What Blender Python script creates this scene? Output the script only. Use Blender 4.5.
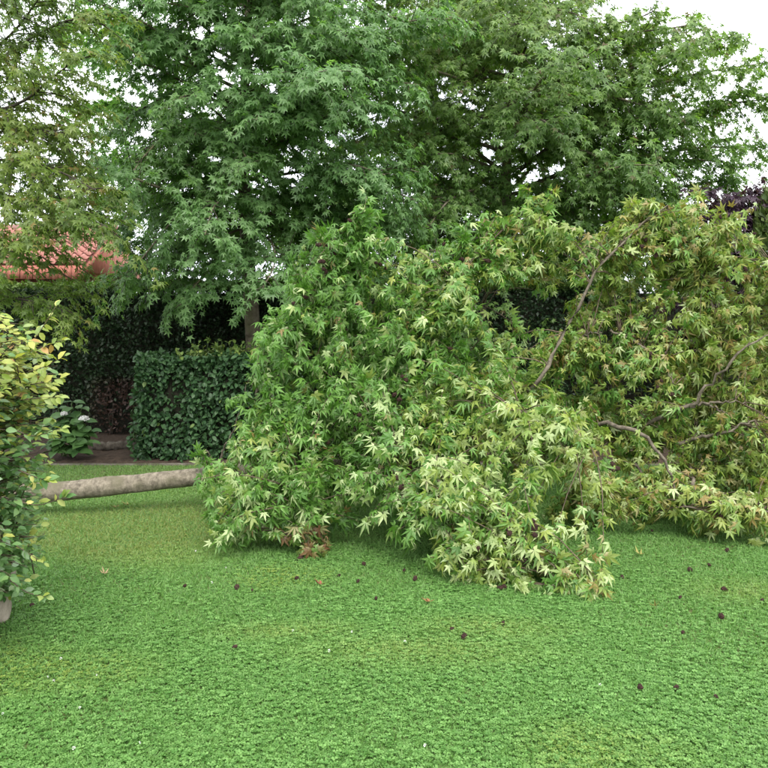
import bpy, math, random
import numpy as np
from mathutils import Matrix, Vector

SEED = 11
rng = np.random.default_rng(SEED)
random.seed(SEED)
scene = bpy.context.scene
for o in list(bpy.data.objects):
    bpy.data.objects.remove(o)

# ------------------------------------------------------------------ camera
EYE = 1.6
F = 768.0                      # focal length in photo pixels (sensor 36 / lens 36)
PITCH = math.atan(54.0 / F)    # horizon on row 330 of the 768 px photograph
cam_d = bpy.data.cameras.new('camera')
cam_d.sensor_width = 36.0
cam_d.lens = 36.0
cam_d.clip_start = 0.05
cam_d.clip_end = 2000.0
cam = bpy.data.objects.new('camera', cam_d)
scene.collection.objects.link(cam)
cam.location = (0, 0, EYE)
cam.rotation_euler = (math.pi / 2 - PITCH, 0, 0)
scene.camera = cam

# ------------------------------------------------------------------ sky, sun, exposure
SUN_EL, SUN_AZ = math.radians(52), math.radians(168)   # azimuth from +Y (ahead), positive = right
world = bpy.data.worlds.new('World')
scene.world = world
world.use_nodes = True
wt = world.node_tree
wt.nodes.clear()
w_out = wt.nodes.new('ShaderNodeOutputWorld')
w_bg = wt.nodes.new('ShaderNodeBackground')
w_sky = wt.nodes.new('ShaderNodeTexSky')
w_sky.sky_type = 'NISHITA'
w_sky.sun_disc = False
w_sky.sun_elevation = SUN_EL
w_sky.sun_rotation = SUN_AZ
w_sky.air_density = 1.0
w_sky.dust_density = 4.0
w_sky.ozone_density = 1.0
# an overcast layer: the sky is mixed most of the way to white cloud, thinner here and there
w_tc = wt.nodes.new('ShaderNodeTexCoord')
w_noise = wt.nodes.new('ShaderNodeTexNoise')
w_noise.inputs['Scale'].default_value = 2.3
w_noise.inputs['Detail'].default_value = 5.0
w_ramp = wt.nodes.new('ShaderNodeValToRGB')
w_ramp.color_ramp.elements[0].position = 0.32
w_ramp.color_ramp.elements[0].color = (8.3, 8.8, 9.8, 1)
w_ramp.color_ramp.elements[1].position = 0.62
w_ramp.color_ramp.elements[1].color = (12.2, 12.3, 12.4, 1)
w_mix = wt.nodes.new('ShaderNodeMix')
w_mix.data_type = 'RGBA'
w_mix.inputs['Factor'].default_value = 0.86
wt.links.new(w_tc.outputs['Generated'], w_noise.inputs['Vector'])
wt.links.new(w_noise.outputs['Fac'], w_ramp.inputs['Fac'])
wt.links.new(w_sky.outputs['Color'], w_mix.inputs['A'])
wt.links.new(w_ramp.outputs['Color'], w_mix.inputs['B'])
wt.links.new(w_mix.outputs['Result'], w_bg.inputs['Color'])
w_bg.inputs['Strength'].default_value = 0.10
wt.links.new(w_bg.outputs['Background'], w_out.inputs['Surface'])

sun_d = bpy.data.lights.new('sun', 'SUN')
sun_d.energy = 1.5
sun_d.angle = math.radians(40)
sun_d.color = (1.0, 0.96, 0.88)
sun = bpy.data.objects.new('sun', sun_d)
scene.collection.objects.link(sun)
sdir = Vector((math.sin(SUN_AZ) * math.cos(SUN_EL), math.cos(SUN_AZ) * math.cos(SUN_EL), math.sin(SUN_EL)))
sun.rotation_euler = sdir.to_track_quat('Z', 'Y').to_euler()
sun.location = sdir * 30

scene.view_settings.view_transform = 'Standard'
scene.view_settings.look = 'None'
scene.view_settings.gamma = 1.0
scene.view_settings.use_curve_mapping = False
scene.view_settings.exposure = 1.3
scene.cycles.max_bounces = 4
scene.cycles.transmission_bounces = 3
scene.cycles.diffuse_bounces = 3

# ------------------------------------------------------------------ helpers
_cp, _sp = math.cos(PITCH), math.sin(PITCH)
def P(px, py, d):
    """world point at ground distance d (world Y) on the sight line of photo pixel (px, py)"""
    xc, yc = (px - 384.0) / F, (384.0 - py) / F
    dy = _cp + yc * _sp
    dz = -_sp + yc * _cp
    t = d / dy
    return np.array([xc * t, d, EYE + dz * t])

def G(px, py, z=0.0):
    """point on the level z under photo pixel (px, py)"""
    xc, yc = (px - 384.0) / F, (384.0 - py) / F
    dy = _cp + yc * _sp
    dz = -_sp + yc * _cp
    t = (z - EYE) / dz
    return np.array([xc * t, dy * t, z])

def project(p):
    """photo pixel and depth of world points (N,3)"""
    q = p - np.array([0, 0, EYE])
    dep = q[:, 1] * _cp - q[:, 2] * _sp
    up = q[:, 1] * _sp + q[:, 2] * _cp
    return 384 + q[:, 0] / dep * F, 384 - up / dep * F, dep

def norm(v):
    return v / np.maximum(np.linalg.norm(v, axis=-1, keepdims=True), 1e-9)

def rnd(n, s=1.0):
    return rng.normal(size=(n, 3)) * s

def tag(o, label=None, cat=None, group=None, kind=None):
    if label: o['label'] = label
    if cat: o['category'] = cat
    if group: o['group'] = group
    if kind: o['kind'] = kind
    return o

def empty(name, loc):
    o = bpy.data.objects.new(name, None)
    o.empty_display_size = 0.2
    scene.collection.objects.link(o)
    o.location = tuple(float(c) for c in loc)
    return o

def raw_mesh(name, verts, loops, starts, totals, tint=None, smooth=False):
    me = bpy.data.meshes.new(name)
    me.vertices.add(len(verts))
    me.vertices.foreach_set('co', np.ascontiguousarray(verts, dtype=np.float32).ravel())
    me.loops.add(len(loops))
    me.loops.foreach_set('vertex_index', np.ascontiguousarray(loops, dtype=np.int32))
    me.polygons.add(len(starts))
    me.polygons.foreach_set('loop_start', np.ascontiguousarray(starts, dtype=np.int32))
    me.polygons.foreach_set('loop_total', np.ascontiguousarray(totals, dtype=np.int32))
    if smooth:
        me.polygons.foreach_set('use_smooth', np.ones(len(starts), dtype=bool))
    if tint is not None:
        a = me.attributes.new('tint', 'FLOAT_COLOR', 'POINT')
        rgba = np.ones((len(verts), 4), dtype=np.float32)
        rgba[:, :3] = tint
        a.data.foreach_set('color', rgba.ravel())
    me.update(calc_edges=True)
    return me

def link(name, me, mat, parent=None, offset=True):
    """links a mesh; its vertices are in world space and are moved into the parent's space"""
    o = bpy.data.objects.new(name, me)
    scene.collection.objects.link(o)
    if mat is not None and not me.materials:
        me.materials.append(mat)
    if parent is not None:
        o.parent = parent
        if offset:
            base = parent
            off = Vector((0, 0, 0))
            while base is not None:
                off += base.location
                base = base.parent
            me.transform(Matrix.Translation(-off))
    return o

def tri_mesh(name, verts, faces, tint=None, smooth=False):
    loops, starts, totals, k = [], [], [], 0
    for f in faces:
        loops.extend(f); starts.append(k); totals.append(len(f)); k += len(f)
    return raw_mesh(name, np.asarray(verts, float), loops, starts, totals, tint, smooth)

# ---- leaf templates: (verts (V,3), faces) with +X along the blade, +Z the upper side
def star_leaf(shoulders=True, wide=1.0, drop=0.35, curl=0.05):
    ang = [-112, -56, 0, 56, 112]
    ln = [0.58, 0.86, 1.0, 0.86, 0.58]
    out = []
    for i, (a, l) in enumerate(zip(ang, ln)):
        a0 = math.radians(a)
        if shoulders:
            w = 0.19 * wide
            for s in (-1, 0, 1):
                if s == 0:
                    out.append((l * math.cos(a0), l * math.sin(a0), -drop * l * l))
                else:
                    aa = a0 + s * w
                    r = l * 0.58
                    out.append((r * math.cos(aa), r * math.sin(aa), -drop * r * r - curl))
        else:
            out.append((l * math.cos(a0), l * math.sin(a0), -drop * l * l))
        if i < 4:
            am = math.radians((ang[i] + ang[i + 1]) / 2)
            r = 0.245 * (0.8 + 0.35 * wide)
            out.append((r * math.cos(am), r * math.sin(am), -0.09))
    out.append((-0.06, 0.0, 0.0))
    verts = [(0.04, 0, 0.02)] + out
    n = len(out)
    faces = [(0, 1 + i, 1 + (i + 1) % n) for i in range(n)]
    verts = np.array(verts)
    verts[:, 0] += 0.08
    return verts, faces

def oval_leaf(w=0.33, fold=0.10, drop=0.25, seg=3):
    verts, faces = [(0, 0, 0)], []
    prof = {2: [(0.5, 1.0)], 3: [(0.28, 0.85), (0.65, 0.9)], 4: [(0.18, 0.65), (0.45, 1.0), (0.78, 0.62)]}[seg]
    for t, k in prof:
        z = -drop * t * t
        verts += [(t, -w * k, z + fold), (t, 0, z), (t, w * k, z + fold)]
    verts.append((1, 0, -drop))
    m = len(prof)
    faces.append((0, 1, 2)); faces.append((0, 2, 3))
    for i in range(m - 1):
        a, b = 1 + 3 * i, 4 + 3 * i
        faces += [(a, b, b + 1, a + 1), (a + 1, b + 1, b + 2, a + 2)]
    e = len(verts) - 1
    a = 1 + 3 * (m - 1)
    faces += [(a, e, a + 1), (a + 1, e, a + 2)]
    return np.array(verts, float), faces

STAR = star_leaf(True, 1.0, 0.30)
STAR_HANG = star_leaf(True, 1.0, 0.62, 0.09)
STAR_LOW = star_leaf(False, 1.1, 0.28)
_sl = STAR_LOW[0][1:]
STAR_LOW = (_sl, [(0, 1, 8, 9), (1, 2, 3), (1, 3, 5, 7), (3, 4, 5), (5, 6, 7), (1, 7, 8)])
OVAL = oval_leaf(0.30, 0.08, 0.22, 3)
OVAL_FINE = oval_leaf(0.31, 0.07, 0.22, 4)
def lobed_leaf(drop, ridge, w, fold=True, lens=(0.55, 0.85, 1.0, 0.85, 0.55), ang=(-108, -54, 0, 54, 108)):
    """star leaf of five narrow pointed lobes; each lobe is a folded kite (or one triangle)"""
    v, f = [(0.0, 0.0, 0.0)], []
    for a, l in zip(ang, lens):
        ca, sa = math.cos(math.radians(a)), math.sin(math.radians(a))
        k = len(v)
        if fold:
            for r, t, z in ((0.40 * l, -w, -drop * 0.16 * l * l - ridge), (l, 0, -drop * l * l), (0.40 * l, w, -drop * 0.16 * l * l - ridge)):
                v.append((r * ca - t * sa, r * sa + t * ca, z))
            f += [(0, k, k + 1), (0, k + 1, k + 2)]
        else:
            for r, t, z in ((0.10 * l, -w, -0.02), (l, 0, -drop * l * l), (0.10 * l, w, -0.02)):
                v.append((r * ca - t * sa, r * sa + t * ca, z))
            f.append((k, k + 1, k + 2))
    v = np.array(v)
    v[:, 0] += 0.06
    return v, f
LOBED = lobed_leaf(0.62, 0.07, 0.155)
LOBED_CURL = lobed_leaf(1.15, 0.10, 0.13)
LOBED_FAR = lobed_leaf(0.40, 0.0, 0.20, fold=False)
DIAMOND = (np.array([(0, 0, 0), (0.5, -0.30, 0.06), (1, 0, -0.12), (0.5, 0.30, 0.06)], float), [(0, 1, 2), (0, 2, 3)])
BLADE = (np.array([(0, -0.05, 0), (0, 0.05, 0), (1, 0, -0.15)], float), [(0, 1, 2)])
CLOVER = (np.array([(0, 0, 0), (0.66, -0.46, 0.12), (1.0, 0, 0.0), (0.66, 0.46, 0.12)], float), [(0, 1, 2), (0, 2, 3)])

def frames(d, nrm):
    x = norm(d)
    z = norm(nrm - (nrm * x).sum(-1, keepdims=True) * x)
    y = np.cross(z, x)
    return x, y, z

def leaf_cloud(name, tpl, pos, d, nrm, size, tint, mat, parent=None, kind=None):
    tv, tf = tpl
    n, V = len(pos), len(tv)
    x, y, z = frames(d, nrm)
    s = np.asarray(size)[:, None, None]
    v = pos[:, None, :] + s * (tv[None, :, 0:1] * x[:, None, :] + tv[None, :, 1:2] * y[:, None, :] + tv[None, :, 2:3] * z[:, None, :])
    fl = np.array([i for f in tf for i in f], dtype=np.int64)
    tot = np.array([len(f) for f in tf], dtype=np.int64)
    loops = (fl[None, :] + (np.arange(n) * V)[:, None]).ravel()
    totals = np.tile(tot, n)
    starts = np.concatenate([[0], np.cumsum(totals)[:-1]])
    tt = np.repeat(np.asarray(tint, float), V, axis=0)
    me = raw_mesh(name, v.reshape(-1, 3), loops, starts, totals, tt)
    o = link(name, me, mat, parent)
    if kind: o['kind'] = kind
    return o

def leaf_objects(name, tpl, pos, d, nrm, size, tint, mat, parent, variants=10):
    """the leaves that show largest, each an object of its own; meshes shared between alike ones"""
    tv, tf = tpl
    n = len(pos)
    tint = np.asarray(tint, float)
    # colour classes sorted by brightness and yellowness so that a shared mesh has nearly the leaf's own colour
    key = tint[:, 0] * 2 + tint[:, 1]
    order = np.argsort(key)
    x, y, z = frames(d, nrm)
    ploc = np.array(parent.location)
    for k, grp in enumerate(np.array_split(order, min(variants, n))):
        c = tint[grp].mean(axis=0)
        wob = tv + rng.normal(size=tv.shape) * 0.025
        me = tri_mesh(name, wob, tf, np.repeat(c[None, :], len(tv), 0))
        me.materials.append(mat)
        for i in grp:
            o = bpy.data.objects.new(name, me)
            scene.collection.objects.link(o)
            o.parent = parent
            s = float(size[i])
            m = Matrix(((x[i][0] * s, y[i][0] * s, z[i][0] * s, pos[i][0] - ploc[0]),
                        (x[i][1] * s, y[i][1] * s, z[i][1] * s, pos[i][1] - ploc[1]),
                        (x[i][2] * s, y[i][2] * s, z[i][2] * s, pos[i][2] - ploc[2]),
                        (0, 0, 0, 1)))
            o.matrix_local = m

def split_largest(pos, d, nrm, size, count=300, cell=9.0):
    """indices of the leaves that show largest from the photograph's side: in frame, in front, facing"""
    px, py, dep = project(pos)
    ok = (px > 4) & (px < 764) & (py > 4) & (py < 764) & (dep > 0.5)
    view = norm(pos - np.array([0, 0, EYE]))
    _, _, z = frames(d, nrm)
    facing = np.abs((z * view).sum(-1))
    # nearest leaf of each small picture cell counts as unhidden
    cx, cy = (px // cell).astype(int), (py // cell).astype(int)
    key = cx * 4096 + cy
    order = np.lexsort((dep, key))
    first = np.zeros(len(pos), bool)
    ks = key[order]
    first[order[np.concatenate([[True], ks[1:] != ks[:-1]])]] = True
    score = np.where(ok & first, size / np.maximum(dep, .3) * (0.25 + facing), -1)
    idx = np.argsort(-score)[:count]
    idx = idx[score[idx] > 0]
    mask = np.zeros(len(pos), bool)
    mask[idx] = True
    return mask

def foliage(parent, tpl, pos, d, nrm, size, tint, mat, count=300, leaf_tpl=None, name='foliage', leaf='leaf'):
    if count:
        m = split_largest(pos, d, nrm, size, count)
        leaf_objects(leaf, leaf_tpl or tpl, pos[m], d[m], nrm[m], size[m], tint[m], mat, parent)
        pos, d, nrm, size, tint = pos[~m], d[~m], nrm[~m], size[~m], tint[~m]
    return leaf_cloud(name, tpl, pos, d, nrm, size, tint, mat, parent, kind='stuff')

def smooth_path(pts, n):
    """Catmull-Rom through pts, n samples"""
    pts = np.asarray(pts, float)
    k = len(pts)
    ext = np.vstack([2 * pts[0] - pts[1], pts, 2 * pts[-1] - pts[-2]])
    t = np.linspace(0, k - 1 - 1e-6, n)
    i = t.astype(int)
    f = (t - i)[:, None]
    p0, p1, p2, p3 = ext[i], ext[i + 1], ext[i + 2], ext[i + 3]
    return 0.5 * (2 * p1 + (p2 - p0) * f + (2 * p0 - 5 * p1 + 4 * p2 - p3) * f ** 2 + (3 * p1 - p0 - 3 * p2 + p3) * f ** 3)

def tube_arrays(path, rad, sides, rough=0.0, caps=True):
    path = np.asarray(path, float)
    rad = np.asarray(rad, float)
    n = len(path)
    tan = norm(np.gradient(path, axis=0))
    ref = np.tile(np.array([0.13, 0.21, 1.0]), (n, 1))
    par = np.abs((tan * norm(ref)).sum(-1)) > 0.9
    ref[par] = (1, 0.2, 0.1)
    if par.any(): ref[:] = ref[np.argmax(par)] if par.mean() > .5 else ref
    u = norm(np.cross(tan, ref))
    v = np.cross(tan, u)
    a = np.linspace(0, 2 * math.pi, sides, endpoint=False)
    r = rad[:, None] * np.ones(sides)[None, :]
    if rough:
        r = r * (1 + rough * rng.normal(size=(n, sides)))
    verts = path[:, None, :] + r[:, :, None] * (np.cos(a)[None, :, None] * u[:, None, :] + np.sin(a)[None, :, None] * v[:, None, :])
    verts = verts.reshape(-1, 3)
    i = np.arange(n - 1)[:, None] * sides
    j = np.arange(sides)[None, :]
    j2 = (j + 1) % sides
    quads = np.stack([i + j, i + j2, i + sides + j2, i + sides + j], -1).reshape(-1, 4)
    return verts, quads, n, sides

def tubes_mesh(name, items, sides, rough=0.0, smooth=True):
    """joins tapered tubes [(path, radii)] into one mesh with closed ends"""
    V, L, T, off = [], [], [], 0
    for path, rad in items:
        v, q, n, s = tube_arrays(path, rad, sides, rough)
        V.append(v)
        L.append((q + off).ravel()); T.append(np.full(len(q), 4))
        L.append(np.arange(s)[::-1] + off); T.append(np.array([s]))
        L.append(np.arange(s) + off + (n - 1) * s); T.append(np.array([s]))
        off += len(v)
    totals = np.concatenate(T)
    starts = np.concatenate([[0], np.cumsum(totals)[:-1]])
    return raw_mesh(name, np.vstack(V), np.concatenate(L), starts, totals, None, smooth)

def box_arrays(lo, hi):
    x0, y0, z0 = lo; x1, y1, z1 = hi
    v = [(x0, y0, z0), (x1, y0, z0), (x1, y1, z0), (x0, y1, z0), (x0, y0, z1), (x1, y0, z1), (x1, y1, z1), (x0, y1, z1)]
    f = [(0, 3, 2, 1), (4, 5, 6, 7), (0, 1, 5, 4), (1, 2, 6, 5), (2, 3, 7, 6), (3, 0, 4, 7)]
    return v, f

def grid_noise(x, y, seed, scale):
    """cheap smooth 2-D value noise in 0..1"""
    r = np.random.default_rng(seed)
    tab = r.random((64, 64))
    u, v = np.asarray(x) / scale + 100, np.asarray(y) / scale + 100
    i, j = np.floor(u).astype(int), np.floor(v).astype(int)
    f, g = u - i, v - j
    f, g = f * f * (3 - 2 * f), g * g * (3 - 2 * g)
    a, b = tab[i % 64, j % 64], tab[(i + 1) % 64, j % 64]
    c, d = tab[i % 64, (j + 1) % 64], tab[(i + 1) % 64, (j + 1) % 64]
    return (a * (1 - f) + b * f) * (1 - g) + (c * (1 - f) + d * f) * g

def mixc(a, b, t):
    t = np.asarray(t, float)[..., None]
    return np.asarray(a, float) * (1 - t) + np.asarray(b, float) * t

# ------------------------------------------------------------------ materials
def new_mat(name):
    m = bpy.data.materials.new(name)
    m.use_nodes = True
    nt = m.node_tree
    return m, nt, nt.nodes['Principled BSDF'], nt.nodes['Material Output']

def leaf_material(name, rough=0.5, spec=0.35, trans=0.35, tscale=(1.25, 1.45, 0.55)):
    m, nt, b, out = new_mat(name)
    a = nt.nodes.new('ShaderNodeAttribute'); a.attribute_name = 'tint'
    tc = nt.nodes.new('ShaderNodeTexCoord')
    nz = nt.nodes.new('ShaderNodeTexNoise'); nz.inputs['Scale'].default_value = 30.0; nz.inputs['Detail'].default_value = 2.0
    mr = nt.nodes.new('ShaderNodeMapRange'); mr.inputs['To Min'].default_value = 0.78; mr.inputs['To Max'].default_value = 1.22
    mul = nt.nodes.new('ShaderNodeVectorMath'); mul.operation = 'SCALE'
    nt.links.new(tc.outputs['Object'], nz.inputs['Vector'])
    nt.links.new(nz.outputs['Fac'], mr.inputs['Value'])
    nt.links.new(a.outputs['Color'], mul.inputs[0])
    nt.links.new(mr.outputs['Result'], mul.inputs['Scale'])
    nt.links.new(mul.outputs['Vector'], b.inputs['Base Color'])
    b.inputs['Roughness'].default_value = rough
    b.inputs['Specular IOR Level'].default_value = spec
    tr = nt.nodes.new('ShaderNodeBsdfTranslucent')
    m2 = nt.nodes.new('ShaderNodeVectorMath'); m2.operation = 'MULTIPLY'
    m2.inputs[1].default_value = tscale
    nt.links.new(mul.outputs['Vector'], m2.inputs[0])
    nt.links.new(m2.outputs['Vector'], tr.inputs['Color'])
    mx = nt.nodes.new('ShaderNodeMixShader'); mx.inputs['Fac'].default_value = trans
    nt.links.new(b.outputs['BSDF'], mx.inputs[1])
    nt.links.new(tr.outputs['BSDF'], mx.inputs[2])
    nt.links.new(mx.outputs['Shader'], out.inputs['Surface'])
    return m

def noise_material(name, c0, c1, scale, rough=0.85, bump=0.3, detail=6.0, stretch=(1, 1, 1), c2=None, scale2=1.5, dist=0.02, p0=0.35, p1=0.68):
    m, nt, b, out = new_mat(name)
    tc = nt.nodes.new('ShaderNodeTexCoord')
    mp = nt.nodes.new('ShaderNodeMapping'); mp.inputs['Scale'].default_value = stretch
    nz = nt.nodes.new('ShaderNodeTexNoise'); nz.inputs['Scale'].default_value = scale; nz.inputs['Detail'].default_value = detail
    nz.inputs['Roughness'].default_value = 0.65
    rp = nt.nodes.new('ShaderNodeValToRGB')
    rp.color_ramp.elements[0].position = p0; rp.color_ramp.elements[0].color = (*c0, 1)
    rp.color_ramp.elements[1].position = p1; rp.color_ramp.elements[1].color = (*c1, 1)
    nt.links.new(tc.outputs['Object'], mp.inputs['Vector'])
    nt.links.new(mp.outputs['Vector'], nz.inputs['Vector'])
    nt.links.new(nz.outputs['Fac'], rp.inputs['Fac'])
    col = rp.outputs['Color']
    if c2 is not None:
        n2 = nt.nodes.new('ShaderNodeTexNoise'); n2.inputs['Scale'].default_value = scale2; n2.inputs['Detail'].default_value = 4
        r2 = nt.nodes.new('ShaderNodeMapRange'); r2.inputs['From Min'].default_value = 0.48; r2.inputs['From Max'].default_value = 0.66
        mx = nt.nodes.new('ShaderNodeMix'); mx.data_type = 'RGBA'
        mx.inputs['B'].default_value = (*c2, 1)
        nt.links.new(tc.outputs['Object'], n2.inputs['Vector'])
        nt.links.new(n2.outputs['Fac'], r2.inputs['Value'])
        nt.links.new(r2.outputs['Result'], mx.inputs['Factor'])
        nt.links.new(col, mx.inputs['A'])
        col = mx.outputs['Result']
    nt.links.new(col, b.inputs['Base Color'])
    b.inputs['Roughness'].default_value = rough
    b.inputs['Specular IOR Level'].default_value = 0.25
    bp = nt.nodes.new('ShaderNodeBump'); bp.inputs['Strength'].default_value = bump; bp.inputs['Distance'].default_value = dist
    nt.links.new(nz.outputs['Fac'], bp.inputs['Height'])
    nt.links.new(bp.outputs['Normal'], b.inputs['Normal'])
    return m

M_LEAF = leaf_material('sweetgum_leaf', 0.42, 0.45, 0.32)
M_FAR = leaf_material('crown_leaf', 0.42, 0.5, 0.50)
M_HEDGE = leaf_material('hedge_leaf', 0.45, 0.35, 0.18, (1.1, 1.3, 0.6))
M_BEECH = leaf_material('beech_leaf', 0.45, 0.4, 0.35, (1.25, 1.3, 0.5))
M_LAWN = leaf_material('lawn_leaf', 0.5, 0.3, 0.30, (1.1, 1.35, 0.5))
M_DEAD = leaf_material('withered_leaf', 0.8, 0.1, 0.15, (1.2, 1.0, 0.8))
M_BARK = noise_material('grey_bark', (0.065, 0.052, 0.038), (0.24, 0.205, 0.155), 9, 0.9, 0.8, 8, (1, 1, 1), (0.14, 0.135, 0.07), 3.0, 0.03)
M_TRUNK = noise_material('fallen_trunk_bark', (0.065, 0.054, 0.041), (0.27, 0.235, 0.18), 22, 0.92, 0.8, 12, (1.3, 1.0, 1.0), (0.13, 0.118, 0.078), 5.0, 0.012, 0.30, 0.66)
M_LIMB = noise_material('limb_bark', (0.06, 0.05, 0.037), (0.20, 0.17, 0.128), 22, 0.85, 0.4, 5)
M_TWIG = noise_material('twig_bark', (0.06, 0.045, 0.03), (0.16, 0.12, 0.085), 30, 0.85, 0.2, 3)
M_DARKTWIG = noise_material('dark_branch_bark', (0.035, 0.03, 0.024), (0.09, 0.075, 0.055), 20, 0.9, 0.4, 4)
M_SEED = noise_material('seed_ball_husk', (0.018, 0.009, 0.007), (0.055, 0.026, 0.020), 60, 0.8, 0.4, 3)
M_GROUND = noise_material('turf_soil', (0.06, 0.11, 0.028), (0.11, 0.18, 0.05), 14, 0.95, 0.6, 8, (1, 1, 1), (0.105, 0.105, 0.04), 0.8, 0.03)
M_SOIL = noise_material('bed_soil', (0.035, 0.024, 0.017), (0.10, 0.07, 0.05), 16, 0.95, 0.9, 8, (1, 1, 1), None, 1.5, 0.05)
M_STONE = noise_material('edging_stone', (0.075, 0.065, 0.05), (0.19, 0.172, 0.14), 12, 0.9, 0.5, 6, (1, 1, 1), (0.075, 0.08, 0.04), 5.0)
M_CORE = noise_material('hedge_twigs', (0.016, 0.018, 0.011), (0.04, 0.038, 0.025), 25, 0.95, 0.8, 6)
M_TILE = noise_material('clay_roof_tile', (0.27, 0.11, 0.09), (0.42, 0.20, 0.17), 5, 0.7, 0.2, 5, (1, 1, 1), (0.20, 0.13, 0.115), 1.6)
M_BOARD = noise_material('red_board', (0.30, 0.10, 0.075), (0.42, 0.165, 0.125), 6, 0.75, 0.2, 4, (4, 4, 1))
M_BRICK = noise_material('brick_wall', (0.22, 0.10, 0.07), (0.34, 0.17, 0.12), 8, 0.9, 0.3, 5)
M_PETAL = noise_material('white_petal', (0.62, 0.60, 0.58), (0.82, 0.81, 0.80), 40, 0.7, 0.2, 3)
M_STEM = noise_material('green_stem', (0.06, 0.10, 0.03), (0.12, 0.17, 0.06), 30, 0.7, 0.2, 3)
M_WOOD = noise_material('pale_shrub_stem', (0.19, 0.155, 0.115), (0.40, 0.345, 0.28), 18, 0.9, 0.6, 6, (1, 1, 0.4))
M_EDGE = noise_material('weathered_edging', (0.06, 0.05, 0.04), (0.16, 0.138, 0.115), 20, 0.9, 0.7, 6)

# ------------------------------------------------------------------ the ground
def ground_sheet():
    xs = np.concatenate([[-400, -120, -40, -15], np.linspace(-9, 9, 61), [15, 40, 120, 400]])
    ys = np.concatenate([[-400, -120, -40, -12, -4, 0], np.linspace(1, 13, 49), [20, 45, 130, 400]])
    X, Y = np.meshgrid(xs, ys)
    Z = (grid_noise(X, Y, 3, 1.3) - 0.5) * 0.03
    Z[(np.abs(X) > 10) | (Y > 14) | (Y < 0.5)] = 0
    v = np.stack([X, Y, Z], -1).reshape(-1, 3)
    nx, ny = len(xs), len(ys)
    i = np.arange(ny - 1)[:, None] * nx + np.arange(nx - 1)[None, :]
    q = np.stack([i, i + 1, i + nx + 1, i + nx], -1).reshape(-1, 4)
    me = raw_mesh('ground', v, q.ravel(), np.arange(len(q)) * 4, np.full(len(q), 4), None, True)
    return tag(link('ground', me, M_GROUND), kind='structure')
ground_sheet()

def ground_z(x, y):
    return (grid_noise(x, y, 3, 1.3) - 0.5) * 0.03

KERB_Y = 9.0
def soil_bed():
    xs, ys = np.linspace(-9, 9, 120), np.linspace(KERB_Y + 0.03, 13.2, 40)
    X, Y = np.meshgrid(xs, ys)
    Z = 0.018 + (grid_noise(X, Y, 8, 0.22) * 0.04 + grid_noise(X, Y, 9, 0.7) * 0.05) * np.clip((Y - KERB_Y - 0.1) / 0.25, 0, 1)
    Z[0, :] = -0.05
    v = np.stack([X, Y, Z], -1).reshape(-1, 3)
    i = np.arange(39)[:, None] * 120 + np.arange(119)[None, :]
    q = np.stack([i, i + 1, i + 121, i + 120], -1).reshape(-1, 4)
    me = raw_mesh('soil_bed', v, q.ravel(), np.arange(len(q)) * 4, np.full(len(q), 4), None, True)
    tag(link('soil_bed', me, M_SOIL), kind='structure')
soil_bed()

def kerb():
    root = empty('kerb', (-2.2, KERB_Y, 0)); root['kind'] = 'structure'
    x = -6.2
    while x < 6:
        L = random.uniform(0.75, 0.95)
        h = random.uniform(0.014, 0.03)
        v, f = box_arrays((x, KERB_Y - 0.035, -0.08), (x + L - 0.012, KERB_Y + 0.03, h))
        v = np.array(v) + rng.normal(size=(8, 3)) * 0.004
        o = link('kerb_stone', tri_mesh('kerb_stone', v, f), M_STONE, root)
        b = o.modifiers.new('edge', 'BEVEL'); b.width = 0.008; b.segments = 2
        x += L
kerb()

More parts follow.
